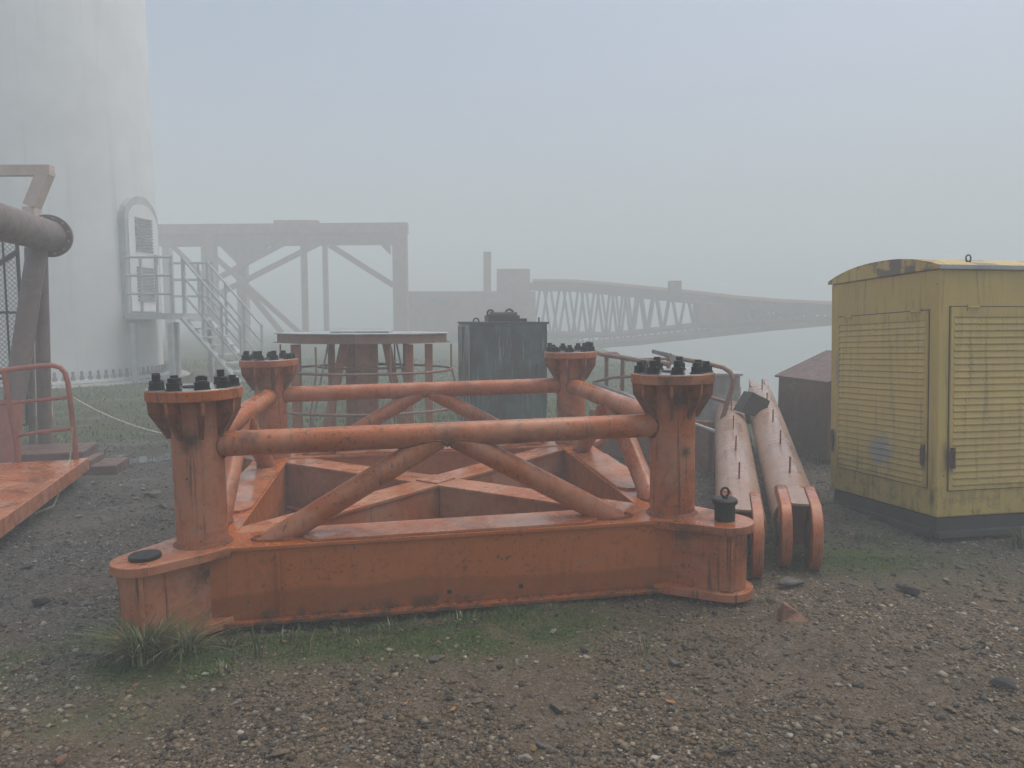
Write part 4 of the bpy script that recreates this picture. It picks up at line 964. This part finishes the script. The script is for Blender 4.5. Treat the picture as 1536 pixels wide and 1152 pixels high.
tuft(280, 975, 110, .08, .27, .007, 1.6, 2, 'thin arching grass spray beside the thick tuft under the frame')
tuft(388, 988, 14, .03, .34, .006, .45, 3, 'few tall upright grass stalks in front of the base beam')
tuft(463, 985, 10, .03, .24, .005, .4, 4, 'sparse short grass stalks in the moss before the base beam')
tuft(1075, 985, 1, .01, .05, .004, .3, 5, 'single small dry grass blade on the gravel')
tuft(968, 985, 12, .03, .13, .004, .5, 6, 'sparse dry grass sprig on open gravel')
tuft(1300, 808, 60, .1, .16, .006, 1.1, 7, 'grass tuft growing under the end of the generator skid')
tuft(1225, 690, 50, .15, .3, .008, .8, 8, 'dry grass clump in front of the red bin')
tuft(1536, 815, 50, .08, .2, .02, .8, 9, 'broad leafed green weed beside the generator skid', 'weed', 'weed')
tuft(1150, 905, 30, .05, .05, .008, .9, 10, 'low green weed at the foot of the right lug', 'weed', 'weed')
tuft(335, 1005, 30, .05, .05, .010, 1.0, 12, 'low pale green weed in the gravel under the beam', 'weed', 'weed')
tl = ['short ragged grass patch', 'thin dry grass patch', 'small green grass patch', 'matted grass patch', 'tiny upright grass patch', 'bent pale grass patch', 'dense low grass patch']
tw_ = ['under the left half of the base beam', 'beside the stiffener of the base beam', 'below the middle of the base beam', 'near the drain holes of the base beam', 'between moss and gravel under the beam', 'at the edge of the moss strip', 'against the bottom flange of the beam']
for i_, (px_, py_, n_, sp_, h_) in enumerate(((345, 965, 26, .06, .10), (430, 958, 30, .08, .09), (520, 950, 60, .12, .07), (600, 940, 70, .14, .07), (560, 972, 40, .10, .05), (690, 935, 60, .12, .06), (770, 925, 40, .12, .06))):
    tuft(px_, py_, n_, sp_, h_, .006, .9, 40 + i_, tl[i_] + ' ' + tw_[i_])
def mosscover():
    rs = np.random.RandomState(9); N = 120000; y = rs.uniform(3.2, 5.2, N); x = rs.uniform(-3.0, 3.0, N)
    k = rs.rand(N) < moss(x, y) ** 1.3 * .9; x, y = x[k], y[k]; n = len(x); s = rs.uniform(.004, .013, n); a = rs.rand(n) * 6.28; z = gz(x, y)
    tilt = rs.uniform(.2, 1.2, n); dx, dy = np.cos(a), np.sin(a); hh = s * np.sin(tilt) * 1.5; rr = s * np.cos(tilt)
    p0 = np.stack([x - dy * s * .35, y + dx * s * .35, z], -1); p1 = np.stack([x + dy * s * .35, y - dx * s * .35, z], -1); p2 = np.stack([x + dx * rr, y + dy * rr, z + hh], -1)
    V_ = np.stack([p0, p1, p2], 1).reshape(-1, 3); t_ = rs.rand(n); dr = rs.rand(n) * .95; A_ = np.repeat(np.stack([t_, dr, t_ * 0, t_ * 0 + 1], -1), 3, 0)
    o = put('moss_cover', np_mesh('moss_cover', V_, np.arange(3 * n).reshape(-1, 3), M_moss, A_, False)); o['kind'] = 'stuff'; o['label'] = 'low green moss and clover creeping out from under the base beam'; o['category'] = 'moss'
mosscover()
def fargrass():
    rs = np.random.RandomState(19); N = 60000; y = 7.5 + 22 * rs.rand(N) ** 1.5; x = rs.uniform(-1, 1, N) * (.75 * y); k = rs.rand(N) < moss(x, y) ** 1.5; x, y = x[k], y[k]
    k = (x - 4.6 < 0) | (y < 13.5); x, y = x[k], y[k]; n = len(x); s = rs.uniform(.02, .06, n) * (1 + .03 * y); a = rs.rand(n) * 6.28; z = gz(x, y) - .005; w_ = .006 + .0006 * y
    p0 = np.stack([x - np.sin(a) * w_, y + np.cos(a) * w_, z], -1); p1 = np.stack([x + np.sin(a) * w_, y - np.cos(a) * w_, z], -1); p2 = np.stack([x + rs.normal(0, .3, n) * s, y + rs.normal(0, .3, n) * s, z + s], -1)
    V_ = np.stack([p0, p1, p2], 1).reshape(-1, 3); t_ = rs.rand(n); dr = rs.rand(n); A_ = np.repeat(np.stack([t_, dr, t_ * 0, t_ * 0 + 1], -1), 3, 0)
    o = put('rough_grass', np_mesh('rough_grass', V_, np.arange(3 * n).reshape(-1, 3), M_grass, A_, False)); o['kind'] = 'stuff'; o['label'] = 'short rough grass over the ground towards the tower'; o['category'] = 'grass'
fargrass()
M_leaf = plain('fallen_leaf_orange', (.36, .14, .035), .6, .3, 60)
lm = MB(); lp = [(-1, 0), (-.6, -.32), (0, -.42), (.6, -.25), (1, 0), (.6, .3), (0, .42), (-.6, .3)]
lm.add([(x_, y_, .12 * x_ * x_ + .1 * y_) for x_, y_ in lp] + [(0, 0, -.06)] + [(x_, y_, .12 * x_ * x_ + .1 * y_ + .03) for x_, y_ in lp] + [(0, 0, -.03)], [((i + 1) % 8, i, 8) for i in range(8)] + [(9 + i, 9 + (i + 1) % 8, 17) for i in range(8)] + [(i, (i + 1) % 8, 9 + (i + 1) % 8, 9 + i) for i in range(8)])
lme = lm.mesh('fallen_leaf', M_leaf, False)
for px, py, s, lab in ((1006, 1058, .027, None), (680, 1068, .02, None), (609, 1064, .014, None), (1182, 1075, .012, None)):
    p = on(px, py); o = put('fallen_leaf', lme); o.matrix_world = Matrix.Translation((p.x, p.y, G(p.x, p.y) + .012)) @ Matrix.Rotation(sr.random() * 3, 4, 'Z') @ Matrix.Scale(s, 4); tag(o, 'small orange fallen leaf on the gravel', 'leaf', 'fallen orange leaves')

# ------------------------------------------------------------------ haze
zmin = float(gz(X, Y).min())
def haze():
    m = MB(); z0, z1 = zmin - 1.2, TOWER.z + TWH * TK + .6
    m.box((0, 40, (z0 + z1) / 2), (290, 210, z1 - z0)) if False else m.box((0, 39, (z0 + z1) / 2), (286, 206, z1 - z0))
    mt = bpy.data.materials.new('fog_air'); mt.use_nodes = True; t = mt.node_tree; t.nodes.remove(t.nodes['Principled BSDF'])
    pv = t.nodes.new('ShaderNodeVolumePrincipled'); pv.inputs['Color'].default_value = (.885, .957, .962, 1); pv.inputs['Density'].default_value = HAZE_DENSITY; pv.inputs['Anisotropy'].default_value = 0.0
    t.links.new(pv.outputs[0], t.nodes['Material Output'].inputs['Volume'])
    o = m.build('haze', mt, None, False); o['kind'] = 'stuff'; o['label'] = 'dense even fog filling the whole yard'; o['category'] = 'fog'
haze()
